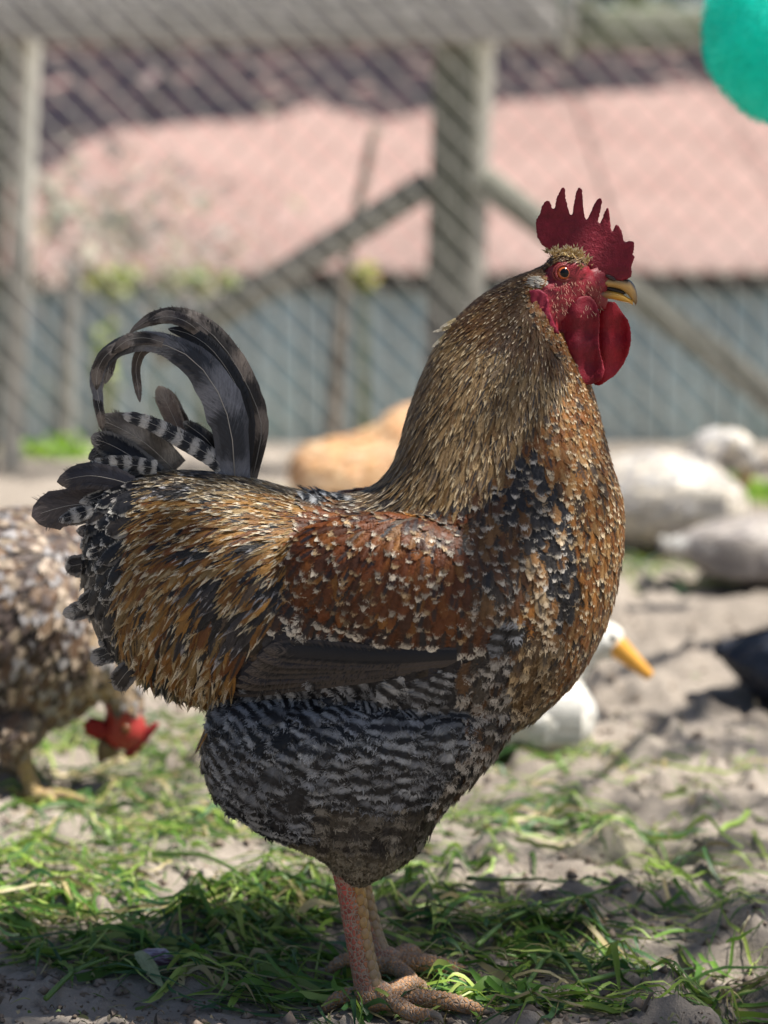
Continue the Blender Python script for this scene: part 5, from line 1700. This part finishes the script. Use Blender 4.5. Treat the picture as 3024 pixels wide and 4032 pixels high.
def hen_paint(V_, p_, a_, b_, pr_):
    k_ = len(V_)
    cols = np.array([(.20, .12, .075), (.30, .20, .13), (.07, .05, .045), (.42, .33, .24)])
    a_[:, :3] = cols[rng.choice(4, k_, p=[.38, .25, .25, .12])] * rng.uniform(.8, 1.2, (k_, 1))
    b_[:, :3] = np.array([(.48, .38, .29), (.12, .09, .08), (.36, .34, .34)])[rng.integers(0, 3, k_)]
    a_[:, :3] *= .72
    dkm = (fbm(V_[:, 0] * .012, V_[:, 1] * .016, 2, 61) > .56)
    a_[dkm, :3] *= .35
    neck = (V_[:, 0] > 200) & (V_[:, 1] > 1300)
    a_[neck, :3] = np.array([.40, .29, .18]) * rng.uniform(.6, 1.2, (neck.sum(), 1))
    pr_[:, 0] = rng.uniform(.55, .85, k_); a_[:, 3] = .4


coat(hme, HY, hg, 54, 32, 17, hen_paint, hen, 60000, skip=lambda V_: (V_[:, 1] > 1500) & (V_[:, 0] > 205))
hcomb = [Z8(*q) for q in [(760, 1700), (800, 1640), (850, 1560), (885, 1525), (915, 1530), (950, 1500), (982, 1488), (990, 1510), (955, 1560), (935, 1580), (915, 1615), (890, 1630), (870, 1665), (845, 1680), (825, 1710)]]
hk = mpv(HY)
plate('comb', hcomb, HY, .010, .0016, 3, hen, (.34, .03, .035))
plate('wattle', [Z8(*q) for q in [(520, 1500), (560, 1460), (640, 1480), (690, 1540), (660, 1580), (590, 1592), (530, 1560)]], HY - .016, .010, .0016, 6, hen, (.36, .02, .02))
plate('wattle', [Z8(*q) for q in [(545, 1510), (580, 1470), (660, 1490), (700, 1560), (650, 1600), (590, 1600)]], HY + .012, .010, .0016, 6, hen, (.36, .02, .02))
bk = [pv(*Z8(690, 1630), HY), pv(*Z8(650, 1680), HY), pv(*Z8(612, 1745), HY)]
v_, f_ = tube_data(bk, [.014, .010, .001], n=16, seg=12, flat=.7)
skinned('beak', v_, f_, (.17, .12, .07), hen, HORN)
for s_ in (-1, 1):
    ec = pv(*Z8(800, 1500), HY) + np.array([0, .026 * s_, 0])
    link('eye', pydata('eye', *ellipsoid_data(ec, (.0055, .004, .0055))), solid('hen_eye', (.14, .05, .02), .1), hen)
bird_leg([(40, 1590), (52, 1650), (72, 1705), (82, 1728)], HY - .045, [.013, .0095, .0088, .010], [(.055, -.005, .006), (.035, .035, .006), (.03, -.04, .006), (-.03, .0, .005)], hen, (.40, .27, .07))
bird_leg([(-40, 1590), (-48, 1640), (-40, 1680), (-36, 1700)], HY + .05, [.013, .0095, .0088, .010], [(.055, -.005, .006), (.035, .035, .006), (.03, -.04, .006), (-.03, .0, .005)], hen, (.40, .27, .07))


# ---- ducks
def duck(name, label, Y, secs_, neck, nrad, head, hr, bill, brad, painter, skinc, billc, base, feather=(48, 34, 15), ng=-1):
    o = tag(empty(name, (pv(base, 1200, Y)[0], Y, 0)), label, 'duck', None)
    k_ = mpv(Y)
    ps = [loft_data(secs_, Y, .003, 44, 24)]
    if neck:
        ps.append(tube_data([pv(x, y, Y) for x, y in neck], [r_ * k_ for r_ in nrad], n=26, seg=14))
        ps.append(ellipsoid_data(pv(*head, Y), (hr[0] * k_, hr[2] * k_, hr[1] * k_)))
    me = remesh('body', ps, max(.0045, k_ * 6), 5)
    v_, n_ = mesh_np(me)
    set_attr(me, 'skin', np.tile(np.array([*skinc, 1]), (len(v_), 1)))
    link('body', me, SKIN, o)
    x0_, x1_ = secs_[0][0], secs_[-1][0]
    g_ = [((x0_ * (1 - q) + x1_ * q), 0.5 * (s_[1] + s_[3]), ng, .25) for q, s_ in zip(np.linspace(0, 1, len(secs_)), secs_)]
    if neck: g_ += [(*neck[-1], -.2, 1), (*neck[len(neck) // 2], -.5, .8)]
    coat(me, Y, g_, *feather, painter, o, 26000, fringe=3, lift_=.05)
    if bill:
        v_, f_ = tube_data([pv(x, y, Y) for x, y in bill], [r_ * k_ for r_ in brad], n=20, seg=14, flat=1.0)
        v_ = np.array(v_); c_ = v_.mean(0); v_[:, 1] = c_[1] + (v_[:, 1] - c_[1]) * 1.35
        skinned('bill', v_, f_, billc, o, HORN)
        for s_ in (-1, 1):
            ec = pv(*head, Y) + np.array([hr[0] * .35 * k_, s_ * hr[2] * .92 * k_, hr[1] * .2 * k_])
            link('eye', pydata('eye', *ellipsoid_data(ec, (.0045, .003, .0045))), solid('duck_eye', (.01, .008, .006), .08), o)
    # folded wings
    for s_ in (-1, 1):
        m0, m1 = secs_[len(secs_) // 2], secs_[1]
        hw = m0[4]
        xa, ya = m0[0] + (x1_ - x0_) * .12, m0[1] * .62 + m0[3] * .38
        xb, yb = secs_[1][0], secs_[1][1] * .75 + secs_[1][3] * .25
        for j in range(4):
            P3 = [pv(xa, ya + j * 10, Y) + np.array([0, s_ * (hw + .002), 0]), pv((xa + xb) / 2, (ya + yb) / 2 + j * 12, Y) + np.array([0, s_ * (hw * .92 + .004), 0]), pv(xb, yb + j * 6, Y) + np.array([0, s_ * secs_[1][4] * .9, 0])]
            tmp = [np.zeros((1, 4)) for _ in range(3)]
            painter(np.array([[xa, ya]]), np.array([P3[0]]), *tmp)
            long_feather('wing_feather', P3, [.03, .036, .018], o, tuple(tmp[0][0, :3] * .8), tuple(tmp[1][0, :3]), (.9, 0, 0), .3, (0, s_ * 1.0, .15), n=14, cols=7, shaft=False)
    return o


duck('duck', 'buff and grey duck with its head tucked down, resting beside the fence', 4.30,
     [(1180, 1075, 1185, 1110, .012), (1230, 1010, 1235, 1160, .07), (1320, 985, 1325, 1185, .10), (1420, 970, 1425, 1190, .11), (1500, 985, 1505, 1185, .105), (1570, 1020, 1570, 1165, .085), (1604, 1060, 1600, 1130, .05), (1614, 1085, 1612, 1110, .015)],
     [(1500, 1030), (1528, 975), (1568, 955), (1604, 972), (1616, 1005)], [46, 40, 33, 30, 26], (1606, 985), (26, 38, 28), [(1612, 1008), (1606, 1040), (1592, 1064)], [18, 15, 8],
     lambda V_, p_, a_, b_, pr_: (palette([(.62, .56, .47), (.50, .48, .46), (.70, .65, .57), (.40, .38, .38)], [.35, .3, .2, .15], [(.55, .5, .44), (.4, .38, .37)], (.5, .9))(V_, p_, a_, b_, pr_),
                                        a_.__setitem__((slice(None), slice(0, 3)), a_[:, :3] * np.where(V_[:, 1] > 1150, .55, np.where((V_[:, 0] > 1480) & (V_[:, 1] < 1030), 1.35, 1.0))[:, None])),  # underside darkened: shade near the ground painted into the plumage
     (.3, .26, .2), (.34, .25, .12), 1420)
duck('duck', 'grey brown duck with a white tail lying past the rooster\'s breast', 3.88,
     [(1430, 1165, 1434, 1185, .012), (1480, 1150, 1480, 1212, .04), (1530, 1130, 1535, 1245, .08), (1600, 1115, 1605, 1262, .10), (1700, 1110, 1700, 1268, .105), (1790, 1115, 1790, 1255, .09), (1842, 1150, 1838, 1220, .04)],
     [(1790, 1160), (1840, 1110), (1858, 1060), (1872, 1028)], [46, 38, 30, 28], (1880, 1022), (34, 27, 26), [(1900, 1026), (1930, 1034), (1955, 1040)], [16, 13, 8],
     lambda V_, p_, a_, b_, pr_: (palette([(.47, .42, .38), (.36, .32, .30), (.56, .51, .47)], [.4, .35, .25], [(.5, .46, .42), (.34, .31, .30)], (.5, .9))(V_, p_, a_, b_, pr_),
                                        a_.__setitem__((V_[:, 0] < 1500, slice(0, 3)), np.array([.72, .70, .66])), b_.__setitem__((V_[:, 0] < 1500, slice(0, 3)), np.array([.78, .76, .72]))),
     (.25, .22, .2), (.3, .22, .1), 1620)
duck('duck', 'white duck with an orange bill sitting right behind the rooster\'s breast', 2.65,
     [(925, 1500, 930, 1520, .012), (990, 1445, 1000, 1600, .07), (1100, 1425, 1110, 1622, .095), (1200, 1436, 1200, 1628, .09), (1256, 1466, 1252, 1612, .066), (1284, 1510, 1282, 1570, .02)],
     [(1200, 1480), (1238, 1430), (1272, 1395), (1300, 1378)], [52, 42, 36, 34], (1304, 1382), (46, 42, 34), [(1326, 1390), (1366, 1426), (1404, 1460)], [27, 19, 12],
     palette([(.76, .74, .69), (.70, .67, .6)], [.7, .3], [(.8, .79, .75)], (.5, .9), .1), (.7, .68, .62), (.60, .30, .05), 1150)
duck('duck', 'glossy black duck with its tail towards the white duck', 2.95,
     [(1545, 1392, 1548, 1410, .014), (1580, 1385, 1585, 1455, .045), (1640, 1372, 1645, 1512, .085), (1740, 1345, 1745, 1540, .10), (1840, 1345, 1842, 1530, .09), (1910, 1385, 1905, 1480, .05)],
     [(1880, 1400), (1930, 1350), (1950, 1290), (1965, 1250)], [52, 42, 34, 32], (1974, 1244), (42, 34, 32), [(2000, 1250), (2036, 1258), (2066, 1266)], [20, 16, 9],
     palette([(.012, .014, .022), (.02, .028, .05)], [.6, .4], [(.03, .04, .07), (.05, .05, .06)], (.6, .9), .2), (.02, .02, .025), (.05, .05, .05), 1700)

# ---- buff hen lying far behind the rooster's back
BY = 4.4
bh = tag(empty('hen', (pv(760, 1170, BY)[0], BY, 0)), 'buff orange hen resting near the fence, seen over the rooster\'s back', 'hen')
bs = [(626, 1000, 630, 1040, .02), (655, 965, 668, 1130, .075), (720, 945, 745, 1172, .10), (775, 932, 850, 1172, .10), (815, 912, 925, 1125, .085), (848, 884, 960, 1050, .062), (880, 872, 965, 965, .045), (905, 862, 955, 915, .032), (925, 856, 950, 890, .02)]
bme = remesh('body', [loft_data(bs, BY, .003, 44, 22)], .006, 4)
v_, n_ = mesh_np(bme); set_attr(bme, 'skin', np.tile(np.array([.4, .2, .08, 1]), (len(v_), 1)))
link('body', bme, SKIN, bh)
coat(bme, BY, [(640, 1020, -1, .2), (720, 960, -1, .2), (760, 1080, -.8, .5), (860, 950, -.5, .85), (920, 860, -.3, .95)], 50, 34, 15, palette([(.70, .40, .21), (.80, .58, .38), (.55, .29, .14)], [.5, .3, .2], [(.74, .52, .31), (.6, .36, .17)], (.5, .9)), bh, 22000, fringe=3)
plate('comb', [(915, 855), (925, 830), (940, 840), (950, 820), (962, 837), (975, 827), (982, 855), (960, 870)], BY, .01, .003, 3, bh, (.34, .03, .035))
v_, f_ = tube_data([pv(948, 874, BY), pv(972, 880, BY), pv(990, 890, BY)], [.013, .009, .001], n=12, seg=10)
skinned('beak', v_, f_, (.42, .3, .1), bh, HORN)

# ------------------------------------------------------------------ teal fleecy ball hanging by the yard
TY = 2.45
tc = pv(1672, 84, TY)
t = NT('teal_fleece')
p = t.pos()
n1 = t.noise(55, 5, p); n2 = t.noise(420, 3, p)
c = t.mix(t.smooth(n1, .3, .7), (.0, .66, .54), (.01, .86, .76))
t.l(c, t.b.inputs['Base Color']); t.set(Roughness=.9); t.b.inputs['Sheen Weight'].default_value = .4
t.bump(t.math('ADD', n1, n2), .7, .004)
t.translucent((.01, .85, .72), .45)
FLEECE = t.m
v_, f_ = ellipsoid_data(tc, (.070, .070, .083), np.array(Matrix.Rotation(R(-14), 3, 'Y')), 48, 30)
me = pydata('fleece_ball', v_, f_)
vv, nn = mesh_np(me)
vv = vv + nn * ((fbm(vv[:, 0] * 40 + vv[:, 1] * 23, vv[:, 2] * 40 + vv[:, 1] * 17, 3, 5) - .5) * .010)[:, None]
set_co(me, vv)
ball = tag(empty('fleece_ball', tc), 'bright teal fuzzy ball hanging on a cord at the yard\'s edge', 'ball')
core = link('core', me, FLEECE, ball)
p_, n_ = sample_surface(me, 9000)
k_ = len(p_)
a = np.cross(n_, rng.normal(0, 1, (k_, 3))); a /= np.linalg.norm(a, axis=1, keepdims=True)
dr = n_ + a * rng.uniform(.2, .9, (k_, 1)); w3 = np.cross(dr, n_); w3 /= np.linalg.norm(w3, axis=1, keepdims=True) + 1e-9
ln = rng.uniform(.003, .007, (k_, 1))
qd = np.stack([p_ - w3 * .0004, p_ + w3 * .0004, p_ + dr * ln + w3 * .0002, p_ + dr * ln - w3 * .0002], 1)
tag(link('pile', mesh_arrays('pile', qd.reshape(-1, 3), np.arange(k_ * 4).reshape(-1, 4)), FLEECE, ball), kind='stuff')
v_, f_ = tube_data([tc + np.array([0, 0, .07]), tc + np.array([.02, 0, .7]), np.array([1.0, 3.2, 2.5])], [.002, .002, .002], n=10, seg=6)
link('cord', pydata('cord', v_, f_), solid('cord_grey', (.3, .3, .28), .8), ball)

# ------------------------------------------------------------------ small litter on the soil
g_ = gnd(345, 2112)
v_, f_ = ellipsoid_data((g_[0], g_[1], gz(g_[0], g_[1]) + .008), (.019, .012, .009), np.array(Matrix.Rotation(R(14), 3, 'Y')), 22, 14)
me = pydata('onion_skin', v_, f_)
vv, nn = mesh_np(me)
vv = vv + nn * ((fbm(vv[:, 0] * 160, vv[:, 2] * 300, 3, 15) - .5) * .006)[:, None]; set_co(me, vv)
t = NT('purple_skin'); st_ = t.noise(160, 4, t.pos((.4, 1, 3)))
t.l(t.mix(t.smooth(st_, .4, .6), (.10, .045, .075), (.36, .32, .40)), t.b.inputs['Base Color']); t.set(Roughness=.4)
tag(link('onion_skin', me, t.m), 'crumpled purple onion skin lying in the shaded grass', 'onion skin')


def litter(name, pts, w_, colr, label, cat):
    P3 = []
    for x, y, h in pts:
        g_ = gnd(x, y); P3.append((g_[0], g_[1], gz(g_[0], g_[1]) + h))
    o = long_feather(name, P3, [w_ * .6, w_, w_ * .5], None, colr, tuple(x * 1.2 for x in colr), (.9, 0, 0), .2, (0, -.4, 1), n=14, cols=7, shaft=False, tipround=.4)
    return tag(o, label, cat)


litter('withered_leaf', [(300, 2118, .020), (316, 2132, .018), (352, 2156, .010)], .012, (.34, .38, .20), 'pale withered leaf leaning across the shaded grass', 'leaf')
litter('dry_leaf', [(1282, 2026, .008), (1296, 2018, .012), (1312, 2008, .010)], .009, (.42, .28, .16), 'small tan dry leaf on the grass heap before the rooster', 'leaf')

# ------------------------------------------------------------------ the tree that shades the bird
# the tree whose boughs shade the rooster (stands out of frame, sunward)
patches = [(600, 1130, 120, 50), (500, 1090, 60, 25), (845, 1115, 85, 52), (825, 1165, 130, 45), (985, 850, 14, 44), (725, 1045, 38, 18), (1235, 905, 50, 20), (1340, 1130, 22, 110),
           (1180, 1270, 20, 75), (1245, 560, 45, 22), (940, 745, 16, 50), (1342, 745, 20, 50), (1310, 470, 40, 40), (835, 2060, 50, 60), 
           (1000, 1060, 30, 14), (1255, 1440, 22, 34), (330, 1010, 60, 14), (1255, 1010, 16, 22)]
sunny = []                                     # points of the bird that the sun reaches
for (cx, cy, rx, ry) in patches:
    for _ in range(int(6 + rx * ry / 130)):
        a, r_ = random.random() * 6.283, math.sqrt(random.random())
        sunny.append(surf(cx + rx * r_ * math.cos(a), cy + ry * r_ * math.sin(a))[0])
sunny = np.array(sunny)


N1 = 14000
tg = np.stack([rng.uniform(-.80, .62, N1), rng.uniform(1.60, 1.93, N1), np.full(N1, .30)], 1)
for (sx_, sy_, rx, ry, k_) in ((1480, 2055, 190, 45, 26), (985, 2165, 90, 30, 10), (1120, 1900, 150, 25, 8)):
    for _ in range(k_):
        a, r_ = random.random() * 6.283, math.sqrt(random.random())
        sunny = np.vstack([sunny, gnd(sx_ + rx * r_ * math.cos(a), sy_ + ry * r_ * math.sin(a))])
# shade over the near ground, heavier to one side
N2 = 3200
g2 = np.stack([rng.uniform(-.55, .75, N2), rng.uniform(1.35, 1.75, N2), np.zeros(N2)], 1)
gv = proj(g2)
keep = (rng.random(N2) < np.where(gv[:, 0] < 760, .9, .55)) & ~((gv[:, 0] > 1270) & (gv[:, 1] > 1985) & (gv[:, 1] < 2130)) & ~((gv[:, 0] > 880) & (gv[:, 0] < 1080) & (gv[:, 1] > 2120))
tg = np.vstack([tg, g2[keep]])
tt = rng.uniform(1.95, 3.0, len(tg))
crown1 = tg + SUN * tt[:, None]
# clusters of light shade further back
spots = [(1450, 1560, .10), (1560, 1640, .09), (1380, 1640, .07), (1500, 1740, .06), (1420, 1860, .06), (1650, 1560, .10), (60, 1720, .09), (1250, 1560, .05), (1600, 1960, .07), (1330, 1960, .07), (1150, 1975, .09), (1180, 2010, .09), (1420, 1845, .07), (1100, 1950, .07), (1640, 1780, .05)]
extra = []
for (sx_, sy_, rr) in spots:
    g_ = gnd(sx_, sy_)
    for _ in range(int(420 * rr / .08)):
        q = g_ + np.array([random.gauss(0, rr * 1.9), random.gauss(0, rr * .45), 0])
        extra.append(q + SUN * random.uniform(2.2, 3.3))
crown1 = np.vstack([crown1, np.array(extra)])
w_ = sunny[None] - crown1[:, None]
dist = np.linalg.norm(w_ - SUN * (w_ @ SUN)[..., None], axis=2).min(1)
ok = dist > .0135
for (ox, oy, oz, rr) in ((.16 * 0 + pv(1672, 84, 2.45)[0], 2.45, pv(1672, 84, 2.45)[2], .12), (-.45, 2.41, .25, .26), (pv(1180, 1500, 2.65)[0], 2.65, .1, .16)):
    w_ = np.array([ox, oy, oz]) - crown1
    ok &= np.linalg.norm(w_ - SUN * (w_ @ SUN)[:, None], axis=1) > rr
crown1 = crown1[ok]
size1 = rng.uniform(.012, .022, len(crown1))
tb = np.array([3.1, 4.6, 0.0]); tt_ = np.array([2.2, 3.5, 2.3])
limbs1 = []
for (ex, ey, ez) in ((1.35, 2.7, 2.2), (1.0, 3.2, 2.5), (1.9, 3.9, 2.6), (1.1, 2.2, 1.75)):
    e_ = np.array([ex, ey, ez]); mid = (tt_ + e_) / 2 + np.array([0, 0, .18])
    limbs1.append((tt_, mid, e_, .028))
tree('apple_tree', tb, tt_, crown1, size1, leaf_cols(len(crown1), (.07, .14, .03)), 'spreading leafy tree shading the rooster from beside the yard', limbs1, .09)
